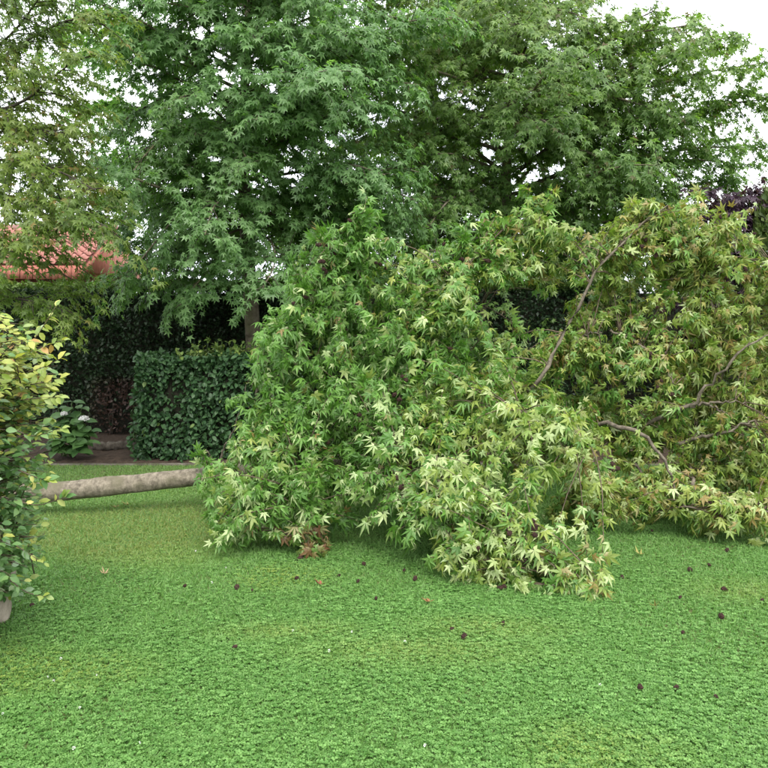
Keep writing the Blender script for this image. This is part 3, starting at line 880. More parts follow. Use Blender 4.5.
# ------------------------------------------------------------------ the fallen tree
def fallen_tree():
    base = P(-70, 503, 6.46)
    base[2] = 0.0
    root = empty('fallen_tree', base)
    tag(root, 'fallen sweetgum tree lying across the lawn with wilting yellow-green crown', 'tree')
    # trunk: lies left to right, lifted a little by the crown
    key = [P(-75, 500, 6.45), P(0, 495, 6.55), P(60, 491.5, 6.62), P(140, 483.0, 6.74), P(225, 473.5, 6.9), P(320, 462, 7.1), P(430, 448, 7.2), P(540, 440, 7.2), P(640, 436, 7.1), P(760, 430, 7.0), P(860, 420, 6.9)]
    key[0][2] = 0.14
    tp = smooth_path(key, 240)
    tt = np.linspace(0, 1, 240)
    tr = np.interp(tt, [0, .1, .4, .6, .8, 1], [0.096, 0.088, 0.074, 0.060, 0.042, 0.016])
    v, q, n, s = tube_arrays(tp, tr, 40, 0.012)
    v3 = v.reshape(n, s, 3)
    # knots, collars and long low swellings
    a = np.linspace(0, 2 * math.pi, s, endpoint=False)
    for k0, a0, amp, wk, wa in [(19, 2.4, 0.16, 1.6, .45), (24, 4.6, 0.12, 2.0, .5), (27, 1.2, 0.14, 1.8, .4), (33, 3.4, 0.2, 1.8, .45), (14, 5.5, .1, 2, .5), (38, 0.3, .15, 2, .5)]:
        k0, wk = k0 * 2.67, wk * 2.67
        da = np.angle(np.exp(1j * (a - a0)))
        g = amp * np.exp(-((np.arange(n) - k0) / wk) ** 2)[:, None] * np.exp(-(da / wa) ** 2)[None, :]
        v3 += (v3 - tp[:, None, :]) * g[:, :, None]
    II, AA = np.meshgrid(np.arange(n), a, indexing='ij')
    wave = 0.02 * np.sin(II * 0.26) * np.cos(AA * 2 + 0.4) + 0.09 * (grid_noise(II, np.cos(AA) * 3 + np.sin(AA) * 7, 71, 2.2) - 0.5) + 0.10 * (grid_noise(II, np.cos(AA) * 4 - np.sin(AA) * 5, 72, 5.5) - 0.5)
    v3 += (v3 - tp[:, None, :]) * wave[:, :, None]
    v = v3.reshape(-1, 3)
    loops = np.concatenate([q.ravel(), np.arange(s)[::-1], np.arange(s) + (n - 1) * s])
    totals = np.concatenate([np.full(len(q), 4), [s, s]])
    me = raw_mesh('trunk', v, loops, np.concatenate([[0], np.cumsum(totals)[:-1]]), totals, None, True)
    link('trunk', me, M_TRUNK, root)
    for k, dr in [(33, (0.5, 0.1, 0.6))]:
        d = norm(np.array(dr, float))
        k = int(k * 2.67)
        L = rng.uniform(0.04, 0.08)
        b = tp[k] + d * tr[k] * 0.8
        link('branch_stub', tubes_mesh('branch_stub', [(np.array([b, b + d * L * .6, b + d * L]), [0.024, 0.017, 0.013])], 8, .05), M_TRUNK, root)
    # limbs seen or implied, each its own part (photo pixel, distance)
    L = [  # path, r0, r1
        ([(500, 441, 7.25), (530, 392, 6.25), (553, 355, 6.3), (572, 322, 6.42), (590, 283, 6.45), (610, 255, 6.5), (645, 222, 6.5), (668, 205, 6.6)], .021, .004),
        ([(560, 440, 7.15), (600, 424, 6.3), (625, 428, 6.1), (648, 438, 6.0), (660, 455, 5.95), (672, 477, 5.9), (680, 500, 5.85), (700, 510, 5.75)], .021, .006),
        ([(620, 447, 7.1), (655, 420, 6.5), (690, 405, 6.3), (708, 385, 6.2), (730, 362, 6.1), (750, 344, 6.05), (790, 325, 6.0)], .020, .005),
        ([(640, 440, 7.1), (672, 443, 6.5), (700, 438, 6.3), (730, 430, 6.15), (755, 420, 6.1)], .022, .006),
        ([(690, 406, 6.3), (715, 402, 6.2), (745, 402, 6.15)], .014, .004),
        ([(702, 403, 6.27), (715, 407, 6.2), (725, 413, 6.15)], .010, .004),
        ([(572, 337, 6.8), (585, 335, 6.6), (602, 333, 6.5)], .012, .004),
        ([(610, 330, 6.7), (640, 345, 6.6), (660, 362, 6.5), (675, 385, 6.45)], .013, .004),
        ([(320, 462, 7.1), (322, 400, 6.8), (330, 330, 6.6), (345, 270, 6.4), (362, 215, 6.3)], .034, .006),
        ([(300, 465, 7.05), (285, 440, 6.7), (272, 455, 6.1), (255, 500, 5.6), (248, 540, 5.4)], .028, .006),
        ([(360, 458, 7.4), (350, 455, 6.6), (375, 440, 6.0), (400, 460, 5.6), (405, 500, 5.4)], .028, .006),
        ([(400, 452, 7.35), (420, 390, 6.7), (430, 330, 6.5), (455, 285, 6.4), (480, 255, 6.5)], .032, .006),
        ([(470, 443, 7.3), (490, 380, 7.0), (480, 320, 6.9), (500, 270, 6.8), (540, 215, 6.7)], .030, .005),
        ([(430, 450, 7.3), (440, 430, 6.2), (430, 455, 5.75), (450, 495, 5.15), (500, 535, 4.85), (560, 580, 4.65), (605, 597, 4.6)], .022, .005),
        ([(470, 445, 7.2), (480, 415, 6.3), (510, 410, 5.7), (550, 420, 5.4), (590, 445, 5.3)], .028, .006),
        ([(340, 460, 7.4), (310, 440, 6.5), (300, 480, 5.7), (310, 530, 5.4)], .022, .005),
        ([(260, 470, 6.98), (262, 430, 6.9), (258, 380, 6.8), (272, 330, 6.6), (300, 285, 6.5)], .024, .005),
        ([(700, 433, 7.0), (720, 380, 6.8), (715, 320, 6.7), (700, 265, 6.7), (690, 225, 6.7)], .028, .005),
        ([(760, 430, 7.0), (780, 370, 6.7), (790, 300, 6.6), (770, 260, 6.6)], .024, .005),
        ([(700, 433, 7.0), (690, 470, 6.4), (700, 495, 6.0), (740, 505, 5.7), (775, 515, 5.6)], .022, .006),
        ([(540, 440, 7.2), (580, 450, 6.5), (600, 480, 6.1), (605, 510, 6.0)], .02, .005),
        ([(610, 438, 7.1), (640, 470, 6.6), (650, 500, 6.3)], .02, .005),
        ([(225, 470, 6.9), (222, 452, 6.85), (236, 425, 6.8), (246, 385, 6.75)], .014, .003),
        ([(218, 470, 6.88), (212, 458, 6.82), (206, 452, 6.8), (200, 466, 6.75)], .010, .003)]
    skel = [tp[66::3]]
    for pts, r0, r1 in L:
        path = smooth_path([P(*q) for q in pts], 22)
        path[1:-1] += rng.normal(size=(20, 3)) * 0.009
        link('limb', tubes_mesh('limb', [(path, np.linspace(r0, r1, 22) * (1 + 0.10 * rng.normal(size=22)))], 9, 0.03), M_LIMB, root)
        skel.append(path[2:])
    skel = np.vstack(skel)
    # leaf masses: photo pixel centre, half-width, half-height, distance, half-depth (m), relative density
    B = [(356, 255, 34, 58, 6.3, .35, 1.0), (330, 300, 50, 60, 6.4, .45, 1.0), (316, 352, 60, 62, 6.4, .55, 1.0), (276, 420, 46, 62, 6.4, .5, 1.0),
         (292, 455, 70, 62, 6.0, .5, 1.0), (240, 508, 38, 60, 5.5, .3, 1.1), (300, 495, 45, 55, 5.6, .35, .9), (312, 540, 20, 28, 5.35, .2, 1.0),
         (400, 340, 70, 62, 6.4, .5, 1.0), (445, 290, 62, 46, 6.5, .45, 1.0), (390, 410, 90, 66, 6.1, .6, 1.0), (380, 480, 80, 56, 5.6, .45, 1.0),
         (440, 390, 75, 66, 6.2, .5, 1.0), (530, 230, 40, 34, 6.7, .35, 1.0), (480, 262, 46, 34, 6.6, .35, 1.0), (545, 260, 26, 26, 6.8, .3, .8),
         (500, 375, 76, 48, 6.7, .5, 1.0), (420, 515, 40, 30, 5.2, .3, 1.1),
         (545, 435, 66, 42, 5.45, .38, 1.15), (580, 465, 38, 34, 5.4, .3, 1.1), (500, 455, 55, 40, 5.6, .35, 1.0),
         (470, 500, 62, 42, 5.0, .32, 1.15), (505, 548, 68, 50, 4.85, .30, 1.15), (555, 580, 34, 26, 4.7, .2, 1.1), (592, 595, 26, 12, 4.62, .14, 1.2),
         (450, 555, 36, 34, 4.95, .25, 1.0),
         (600, 330, 48, 70, 7.2, .4, .9), (640, 270, 52, 50, 6.9, .4, 1.0), (690, 240, 62, 42, 6.8, .45, 1.0), (745, 290, 56, 50, 6.8, .45, 1.0),
         (670, 320, 66, 60, 6.9, .45, 1.0), (730, 370, 70, 60, 6.8, .45, 1.0), (630, 400, 64, 56, 6.9, .45, 1.0), (690, 430, 70, 50, 6.7, .4, .95),
         (650, 480, 56, 44, 6.5, .35, .9), (600, 500, 36, 34, 6.1, .3, .95), (740, 460, 56, 50, 6.5, .4, .95), (735, 515, 48, 26, 5.75, .28, 1.15), (700, 510, 36, 22, 6.0, .25, 1.0),
         (820, 320, 70, 70, 6.8, .45, .8), (830, 420, 70, 80, 6.6, .5, .8), (800, 500, 56, 44, 6.1, .4, .9), (560, 400, 50, 40, 7.0, .4, .9),
         (625, 220, 24, 22, 6.8, .25, .9), (582, 500, 40, 30, 6.25, .3, 1.0), (440, 440, 60, 50, 5.8, .4, 1.0)]
    lp, ld, ln, lb, tw = [], [], [], [], []
    for bi, (cx, cy, hw, hh, dist, hd, dens) in enumerate(B):
        c = P(cx, cy, dist)
        k = dist / F
        R = np.array([hw * k, hd, hh * k])
        area = (R[0] * R[1] + R[1] * R[2] + R[0] * R[2])
        nsp = int(max(8, 91 * area * dens))
        u = norm(rng.normal(size=(nsp, 3)))
        u[:, 1] -= 0.25
        u = norm(u)
        tips = c + u * R * np.where(rng.random((nsp, 1)) < 0.14, rng.uniform(1.05, 1.32, (nsp, 1)), rng.uniform(0.5, 1.04, (nsp, 1)))
        tips[:, 2] = np.maximum(tips[:, 2], 0.05)
        for t in tips:
            dd = np.linalg.norm(skel - t, axis=1)
            order = np.argpartition(dd, 14)[:14]
            b = skel[order[rng.integers(0, 14)]]
            span = np.linalg.norm(t - b)
            mid = (b + t) / 2 + np.array([0, 0, 0.18 * span]) + rng.normal(size=3) * 0.05 * span
            s = np.linspace(0, 1, 5)[:, None]
            path = b * (1 - s) ** 2 + 2 * mid * s * (1 - s) + t * s ** 2
            tw.append((path, np.linspace(0.006, 0.002, 5)))
            reach = min(1.0, 0.42 / max(span, .05))
            nl = rng.integers(16, 38)
            f = 1 - reach * rng.random(nl) ** 1.1
            q = f * 4
            ki = np.minimum(q.astype(int), 3)
            fr = (q - ki)[:, None]
            bp = path[ki] * (1 - fr) + path[ki + 1] * fr
            tan = norm(t - mid)
            hang = norm(tan * 0.6 + rng.normal(size=3) * 0.55 + np.array([0, -0.1, -0.55]))
            face = norm(np.array([0, -0.35, 0.7]) + rng.normal(size=3) * 0.45)
            out = norm(tan * 0.55 + rng.normal(size=(nl, 3)) * 0.75)
            pos = bp + out * rng.uniform(0.01, 0.07, nl)[:, None]
            lp.append(pos)
            ld.append(norm(out * 0.55 + hang * 0.8 + np.array([0, 0, -0.2]) + rng.normal(size=(nl, 3)) * 0.2))
            ln.append(norm(face * 0.8 + out * 0.6 + rng.normal(size=(nl, 3)) * 0.38))
            lb.append(np.full(nl, bi))
    # upright leading shoots along the outline
    for (x0, y0, x1, y1, dist) in [(352, 255, 366, 196, 6.3), (385, 290, 396, 262, 6.4), (330, 270, 335, 238, 6.4), (455, 270, 466, 222, 6.5), (468, 250, 462, 232, 6.5),
                                  (530, 230, 552, 190, 6.7), (540, 240, 548, 200, 6.7), (555, 255, 572, 238, 6.8), (500, 245, 496, 230, 6.7), (300, 300, 292, 262, 6.5), (250, 390, 258, 358, 6.8),
                                  (640, 225, 632, 200, 6.7), (690, 215, 700, 192, 6.8), (745, 262, 752, 240, 6.8), (765, 290, 770, 268, 6.8), (512, 340, 508, 312, 6.7), (208, 468, 198, 452, 6.75),
                                  (212, 470, 206, 490, 6.7), (720, 240, 724, 224, 6.8)]:
        b, t = P(x0, y0, dist), P(x1, y1, dist - 0.05)
        s = np.linspace(0, 1, 5)[:, None]
        path = b * (1 - s) + t * s + np.array([0.02, 0, 0]) * np.sin(s * 3)
        tw.append((path, np.linspace(0.005, 0.0018, 5)))
        nl = 26
        f = rng.random(nl) ** 0.8
        bp = b + (t - b) * f[:, None]
        out = norm((t - b) / np.linalg.norm(t - b) * 0.4 + rng.normal(size=(nl, 3)) * 0.6)
        lp.append(bp + out * 0.04); ld.append(norm(out + np.array([0, 0, 0.15]))); ln.append(norm(rng.normal(size=(nl, 3)) * 0.6 + np.array([0, -0.4, 0.5])))
        lb.append(np.full(nl, -1))
    lp, ld, ln, lb = np.vstack(lp), np.vstack(ld), np.vstack(ln), np.concatenate(lb)
    px, py, dep = project(lp)
    m = lp[:, 2] > 0.015
    # dark gap in the crown where the trees behind show through, and the open lawn between the two front clumps
    gap = ((px - 508) / 36) ** 2 + ((py - 303) / 25) ** 2 < 1
    m &= ~(gap & (rng.random(len(lp)) < 0.86))
    lp, ld, ln, lb, px, py = lp[m], ld[m], ln[m], lb[m], px[m], py[m]
    n = len(lp)
    size = 0.036 + 0.048 * rng.random(n) ** 1.2 * np.where(dep[m] < 5.6, 1.0, 1.03)
    # colours: fresh green at the left, yellowing and reddening to the right and at the tips
    r = rng.random(n)
    green = mixc((0.072, 0.175, 0.030), (0.15, 0.295, 0.056), r)
    yel = mixc((0.20, 0.29, 0.055), (0.36, 0.40, 0.10), r)
    right = np.clip((lp[:, 0] + 0.4) / 3.0, 0, 1)
    front = np.isin(lb, [18, 19, 21, 22, 23, 24, 25, 37])
    t = np.clip(0.02 + 0.82 * right + 0.30 * front + (grid_noise(lp[:, 0], lp[:, 2], 44, 0.35) - 0.5) * 0.7, 0, 1)
    c = mixc(green, yel, (rng.random(n) < t) * rng.uniform(0.35, 1.0, n))
    pale = rng.random(n) < 0.13 + 0.22 * np.clip((6.0 - lp[:, 1]) / 0.8, 0, 1)
    c = mixc(c, (0.46, 0.54, 0.27), pale * rng.uniform(0.35, 0.95, n))             # pale leaf undersides
    red = rng.random(n) < (0.012 + 0.26 * np.clip((right - 0.35) / 0.65, 0, 1) + 0.20 * np.isin(lb, [35, 24, 23, 44]))
    c = mixc(c, (0.27, 0.13, 0.06), red * rng.uniform(0.2, 0.7, n))
    brown = np.isin(lb, [7]) & (py > 525)
    c = mixc(c, (0.20, 0.085, 0.05), brown * rng.uniform(0.3, 1, n))
    wilt = rng.random(n) < 0.35
    leaf_cloud('wilted_foliage', LOBED_CURL, lp[wilt], ld[wilt], ln[wilt], size[wilt], c[wilt], M_LEAF, root, kind='stuff')
    k = ~wilt
    foliage(root, LOBED, lp[k], ld[k], ln[k], size[k], c[k], M_LEAF, count=300, leaf_tpl=LOBED)
    link('twigs', tubes_mesh('twigs', tw, 3), M_TWIG, root)['kind'] = 'stuff'
    print('fallen leaves', n, 'twigs', len(tw))
    # hanging dark seed balls, in the clusters seen in the photograph
    pods = [(322, 243), (330, 250), (318, 262), (325, 270), (353, 215), (357, 212), (292, 305), (278, 343), (283, 370), (312, 292), (358, 302), (345, 325), (384, 268), (378, 262),
            (440, 245), (480, 256), (462, 262), (492, 258), (411, 305), (405, 375), (410, 362), (452, 350), (395, 395), (358, 412), (330, 440), (412, 462), (398, 480), (400, 487),
            (472, 425), (474, 436), (474, 418), (506, 517), (508, 532), (507, 525), (533, 528), (534, 520), (532, 535), (517, 540), (462, 560), (465, 567), (480, 545), (505, 590),
            (458, 590), (497, 603), (520, 604), (612, 468), (614, 462), (616, 470), (717, 512), (716, 505), (719, 518), (640, 250), (636, 247), (650, 240), (655, 252), (700, 240), (722, 215),
            (646, 355), (650, 352), (665, 380), (660, 385), (715, 262), (725, 270), (742, 270), (755, 230), (655, 300), (657, 306), (672, 390), (247, 450), (240, 523), (300, 560), (318, 568)]
    sm = seed_mesh(0.016)
    pods = [(x + rng.normal(0, 2.2), y + k * 4.0 + rng.normal(0, 1.5)) for (x, y) in pods for k in range(rng.integers(1, 3))]
    for (x, y) in pods:
        # hang it on the outside of the leaves near this sight line
        k = np.where((np.abs(px - x) < 12) & (np.abs(py - y) < 12))[0]
        dist = np.percentile(lp[k][:, 1], 12) - 0.02 if len(k) else 6.3
        o = bpy.data.objects.new('seed_ball', sm)
        scene.collection.objects.link(o); o.parent = root
        w = P(x + rng.normal(0, 1.5), y + rng.normal(0, 1.5), dist)
        w[2] = max(w[2], 0.02)
        o.location = tuple(w - base)
        s = rng.uniform(0.8, 1.3)
        o.scale = (s * .9, s * .9, s * 1.35)
        o.rotation_euler = tuple(rng.uniform(0, 6, 3))
    return root

def seed_mesh(r):
    """spiky ball: icosphere with every vertex of one ring of faces pulled out"""
    import bmesh
    bm = bmesh.new()
    bmesh.ops.create_icosphere(bm, subdivisions=1, radius=r)
    fs = bmesh.ops.poke(bm, faces=bm.faces[:])
    for v in fs['verts']:
        v.co *= random.uniform(1.25, 1.6)
    me = bpy.data.meshes.new('seed_ball')
    bm.to_mesh(me); bm.free()
    me.materials.append(M_SEED)
    return me
fallen_tree()

# ------------------------------------------------------------------ left shrub
def shrub():
    st = G(2, 622)
    base = np.array([st[0] - 0.03, st[1], 0.0])
    root = empty('beech_shrub', base)
    tag(root, 'leafy beech shrub with yellow upper leaves at the left edge', 'shrub')
    main = [(base + np.array([0.0, 0, -0.05]), .062), (base + np.array([0.03, -0.01, 0.12]), .056), (base + np.array([0.06, 0.0, 0.3]), .05), (base + np.array([-0.02, 0.05, 0.7]), .03), (base + np.array([-0.1, 0.1, 1.3]), .012)]
    path = smooth_path([p for p, _ in main], 24)
    rad = np.interp(np.linspace(0, 1, 24), np.linspace(0, 1, 5), [r for _, r in main])
    link('stem', tubes_mesh('stem', [(path, rad)], 14, 0.04), M_WOOD, root)
    # volume: outline against the picture: (row, right edge column)
    rows = np.array([316, 330, 350, 380, 420, 450, 480, 510, 540, 570, 590, 604])
    edge = np.array([14, 34, 48, 54, 50, 47, 45, 43, 40, 36, 28, 12])
    lp, ld, ln, tw = [], [], [], []
    nsp = 1150
    for i in range(nsp):
        y = rng.uniform(314, 602)
        e = np.interp(y, rows, edge) + rng.normal(0, 5)
        x = e - rng.random() ** 1.35 * 240
        dist = np.interp(x, [-240, 0, 50], [2.9, 3.75, 4.1]) + rng.uniform(-0.4, 0.55) * (1 if x < 15 else 0.5)
        t = P(x, y, dist)
        if t[2] < 0.12: continue
        inner = np.array([base[0] - 0.35 + rng.normal(0, .2), t[1] * 0.4 + base[1] * 0.6 + 0.1, max(0.15, t[2] - rng.uniform(0.1, 0.35))])
        L = t - inner
        b = t - norm(L) * min(np.linalg.norm(L), 0.4)
        s = np.linspace(0, 1, 5)[:, None]
        pa = b * (1 - s) + t * s + np.array([0, 0, 0.04]) * np.sin(s * 3.1)
        tw.append((pa, np.linspace(0.0045, 0.0014, 5)))
        nl = 14
        f = rng.random(nl)
        bp = b + (t - b) * f[:, None]
        side = norm(np.cross(L, (0, 0, 1.0))) * np.where(np.arange(nl) % 2, 1, -1)[:, None]
        out = norm(norm(L) * 0.7 + side * 0.8 + rng.normal(size=(nl, 3)) * 0.3)
        lp.append(bp + out * 0.012)
        ld.append(norm(out + np.array([0, 0, -0.25])))
        ln.append(norm(np.array([0.15, -0.5, 0.9]) + rng.normal(size=(nl, 3)) * 0.42))
    # loose long shoots of the outline
    for pts in [[(30, 345, 3.9), (44, 325, 3.9), (56, 306, 3.9)], [(30, 352, 3.9), (48, 345, 3.9), (64, 340, 3.9)], [(28, 372, 3.8), (46, 366, 3.8), (64, 356, 3.8)],
                [(28, 385, 3.8), (44, 382, 3.8), (60, 378, 3.8)], [(15, 430, 3.6), (34, 436, 3.6), (62, 428, 3.6)], [(18, 470, 3.6), (38, 478, 3.6), (48, 480, 3.6)],
                [(15, 500, 3.6), (38, 505, 3.6), (66, 497, 3.6)], [(8, 540, 3.6), (26, 552, 3.6), (44, 563, 3.6)], [(10, 580, 3.55), (26, 592, 3.55), (46, 597, 3.55)], [(20, 400, 3.7), (40, 398, 3.7), (60, 397, 3.7)]]:
        pa = smooth_path([P(*q) for q in pts], 8)
        tw.append((pa, np.linspace(0.004, 0.0014, 8)))
        for j in range(11):
            f = rng.random() * 7
            k = min(int(f), 6)
            bp = pa[k] + (pa[k + 1] - pa[k]) * (f - k)
            tan = norm(pa[k + 1] - pa[k])
            out = norm(tan * 0.7 + np.array([0, 0, 1.0]) * (0.6 if j % 2 else -0.7) + rng.normal(size=3) * 0.4)
            lp.append(bp[None, :]); ld.append(out[None, :]); ln.append(norm(np.array([[0.1, -0.6, 0.8]]) + rng.normal(size=(1, 3)) * 0.4))
        lp.append(pa[-1][None, :]); ld.append(norm(pa[-1] - pa[-2])[None, :]); ln.append(np.array([[0, -0.6, 0.8]]))
    lp, ld, ln = np.vstack(lp), np.vstack(ld), np.vstack(ln)
    n = len(lp)
    px, py, _ = project(lp)
    r = rng.random(n)
    green = mixc((0.08, 0.18, 0.05), (0.18, 0.31, 0.115), r)
    yel = mixc((0.27, 0.36, 0.06), (0.52, 0.50, 0.14), r)
    hi = np.clip((lp[:, 2] - 0.95) / 0.45, 0, 1)
    tip = np.clip((px - 20) / 30, 0, 1)
    t = np.clip(0.08 + 0.85 * hi + 0.45 * tip, 0, 0.95)
    c = mixc(green, yel, (rng.random(n) < t) * rng.uniform(0.45, 1, n))
    c = mixc(c, (0.30, 0.40, 0.27), (rng.random(n) < 0.10) * 0.7)
    c = mixc(c, (0.50, 0.26, 0.11), (rng.random(n) < 0.05 * hi) * 0.8)
    size = rng.uniform(0.030, 0.058, n)
    foliage(root, OVAL, lp, ld, ln, size, c, M_BEECH, count=300, leaf_tpl=OVAL_FINE)
    link('twigs', tubes_mesh('twigs', tw, 3), M_TWIG, root)['kind'] = 'stuff'
    print('shrub leaves', n)
shrub()

# ------------------------------------------------------------------ hydrangea in the bed
def hydrangea():
    base = np.array([(66 - 384) / F * 9.35, 9.35, 0.06])
    root = empty('hydrangea', base)
    tag(root, 'broad-leaved hydrangea with white flower heads in the dark bed', 'shrub')
    tips = [(84, 421, 9.2), (64, 416, 9.3), (72, 402, 9.35), (58, 408, 9.4), (50, 425, 9.3), (92, 430, 9.2), (75, 435, 9.15), (60, 440, 9.15), (88, 442, 9.15), (48, 445, 9.2), (70, 422, 9.25), (82, 408, 9.4), (55, 452, 9.15), (78, 452, 9.15)]
    lp, ld, ln = [], [], []
    for i, q in enumerate(tips):
        t = P(*q)
        mid = (base + t) / 2 + np.array([0, 0, 0.08])
        path = smooth_path([base + rng.normal(size=3) * (0.05, 0.04, 0.0), mid, t], 8)
        link('stem', tubes_mesh('stem', [(path, np.linspace(0.008, 0.004, 8))], 6), M_STEM, root)
        for k, f in enumerate((0.45, 0.62, 0.78, 0.9, 1.0)):
            b = path[min(7, int(f * 7))]
            for s in (0, 1):
                a = k * 1.57 + s * math.pi + rng.normal(0, .3)
                out = np.array([math.cos(a), math.sin(a) - 0.15, -0.2 + 0.35 * (f > 0.95)])
                lp.append(b); ld.append(out); ln.append(np.array([0, -0.35, 1.0]) + rng.normal(size=3) * 0.25)
    lp, ld, ln = np.array(lp), norm(np.array(ld)), norm(np.array(ln))
    n = len(lp)
    c = mixc((0.04, 0.10, 0.028), (0.09, 0.18, 0.05), rng.random(n))
    leaf_objects('leaf', oval_leaf(0.34, 0.08, 0.3, 4), lp, ld, ln, rng.uniform(0.12, 0.19, n), c, M_HEDGE, root, 8)
    for q, r in (((84, 419, 9.15), 0.045), ((64, 414, 9.2), 0.026)):
        c0 = P(*q)
        m = 90
        u = norm(rng.normal(size=(m, 3)))
        u[:, 2] = np.abs(u[:, 2]) * 0.9 - 0.15
        u = norm(u)
        me_pos = c0 + u * np.array([1.25, 1.25, .8]) * r * 0.85
        o = leaf_cloud('flower_head', OVAL, np.repeat(me_pos, 3, 0), np.repeat(u, 3, 0) * 0.4 + rng.normal(size=(m * 3, 3)) * 0.6, np.repeat(u, 3, 0), np.full(m * 3, 0.02), np.full((m * 3, 3), 0.7), M_PETAL, root)
hydrangea()

# grey weathered edging deeper in the bed
def edging():
    a, b = P(92, 452, 9.75), P(150, 447, 10.05)
    n = 24
    t = np.linspace(0, 1, n)[:, None]
    path = a * (1 - t) + b * t
    path[:, 2] = 0.10 + 0.012 * np.sin(np.arange(n) * 1.9)
    o = link('log_edging', tubes_mesh('log_edging', [(path, 0.06 * (1 + 0.07 * np.sin(np.arange(n) * 2.3)))], 14, 0.03), M_EDGE)
    tag(o, 'weathered grey log edging in the soil bed beside the low clipped hedge', 'edging')
edging()

# ------------------------------------------------------------------ lawn cover
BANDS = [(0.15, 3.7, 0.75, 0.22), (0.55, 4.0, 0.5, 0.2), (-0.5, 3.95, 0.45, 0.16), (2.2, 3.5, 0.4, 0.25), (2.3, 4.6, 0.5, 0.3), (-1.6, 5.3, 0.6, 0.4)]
def lawn():
    def area_points(n, y0, y1, wf, pw=1.0):
        u = rng.random(n)
        # uniform on the trapezoid |x| < wf*y
        y = np.sqrt(y0 ** 2 + u * (y1 ** 2 - y0 ** 2))
        x = (rng.random(n) * 2 - 1) * y * wf
        return x, y
    # density falls with distance: several overlapping belts
    X, Y = [], []
    x, y = area_points(415000, 2.3, 8.9, 0.58)
    edge = y + (grid_noise(x, y, 67, 0.6) - 0.5) * 2.0
    k = rng.random(len(x)) < np.interp(edge, [2.3, 3.4, 4.3, 5.4, 6.6, 8.9], [1.0, 0.80, 0.42, 0.13, 0.05, 0.02])
    x, y = x[k], y[k]
    patch = grid_noise(x, y, 61, 0.5) * 0.6 + grid_noise(x, y, 62, 0.17) * 0.4
    # worn, mossy ground near the trunk keeps fewer leaves
    worn = np.clip(1 - (np.hypot((x + 2.0) / 1.35, (y - 6.05) / 1.0)), 0, 1) * (0.45 + 1.1 * grid_noise(x, y, 66, 0.3))
    keep = (rng.random(len(x)) < np.clip(0.55 + 0.9 * patch, 0, 1) * (1 - 0.6 * np.clip(worn * 2, 0, 1)))
    x, y, patch, worn = x[keep], y[keep], patch[keep], worn[keep]
    n = len(x)
    z = ground_z(x, y) + 0.004 + rng.random(n) * (0.009 + 0.015 * grid_noise(x, y, 63, 0.09))
    # three leaflets to a stalk
    az = rng.random(n) * 6.283
    tilt = np.stack([rng.normal(0, .34, n), rng.normal(-.05, .34, n), np.ones(n)], -1)
    pos, d, nr, sz, col = [], [], [], [], []
    base = np.stack([x, y, z], -1)
    s0 = rng.uniform(0.0075, 0.0155, n)
    c = mixc((0.074, 0.186, 0.036), (0.188, 0.355, 0.098), rng.random(n))
    c = mixc(c, (0.24, 0.30, 0.06), np.clip((grid_noise(x, y, 64, 0.7) - 0.62) * 3, 0, 1) * rng.random(n))
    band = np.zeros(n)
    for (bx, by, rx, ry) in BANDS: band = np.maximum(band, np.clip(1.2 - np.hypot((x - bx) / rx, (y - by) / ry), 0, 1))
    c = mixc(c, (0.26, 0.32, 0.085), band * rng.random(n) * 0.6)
    c = mixc(c, (0.235, 0.25, 0.06), np.clip(worn * 1.8, 0, 0.9) * rng.random(n))
    for k in range(3):
        a = az + k * 2.094 + rng.normal(0, 0.15, n)
        dd = np.stack([np.cos(a), np.sin(a), np.zeros(n) + 0.12], -1)
        pos.append(base); d.append(dd); nr.append(tilt); sz.append(s0); col.append(c)
    pos, d, nr, sz, col = [np.concatenate(q) for q in (pos, d, nr, sz, col)]
    o = leaf_cloud('clover_cover', CLOVER, pos, norm(d), norm(nr), sz, col, M_LAWN, None, 'stuff')
    tag(o, 'low clover leaves covering the lawn', 'clover')
    # grass blades between
    X, Y = [], []
    x, y = area_points(540000, 2.3, 8.95, 0.58)
    k = rng.random(len(x)) < np.interp(y, [2.3, 3.6, 4.6, 6.0, 8.9], [0.75, 0.80, 0.80, 0.50, 0.25])
    x, y = x[k], y[k]
    n = len(x)
    base = np.stack([x, y, ground_z(x, y) - 0.002], -1)
    d = norm(np.stack([rng.normal(0, .75, n), rng.normal(0, .75, n), np.ones(n)], -1))
    nr = norm(np.stack([rng.normal(0, .6, n), rng.normal(-.6, .6, n), np.full(n, .5)], -1))
    far = np.clip((y - 5.5) / 3, 0, 1)
    worn = np.clip(1 - (np.hypot((x + 2.0) / 1.5, (y - 6.1) / 1.1)), 0, 1) * (0.45 + 1.1 * grid_noise(x, y, 66, 0.3))
    c = mixc((0.074, 0.176, 0.036), (0.184, 0.332, 0.095), rng.random(n))
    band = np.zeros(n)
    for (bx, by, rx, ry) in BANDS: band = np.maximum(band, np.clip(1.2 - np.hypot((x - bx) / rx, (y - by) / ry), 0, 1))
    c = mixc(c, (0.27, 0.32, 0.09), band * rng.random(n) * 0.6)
    c = mixc(c, (0.21, 0.215, 0.06), np.clip(far * 0.45 * (x < 0.4) + worn * 1.5, 0, 0.85) * rng.random(n))
    s = rng.uniform(0.018, 0.042, n)
    wide = (BLADE[0] * np.array([1, 2.6, 1]), BLADE[1])
    o = leaf_cloud('grass_blades', wide, base, d, nr, s, c, M_LAWN, None, 'stuff')
    tag(o, 'short grass blades growing through the lawn', 'grass')
lawn()

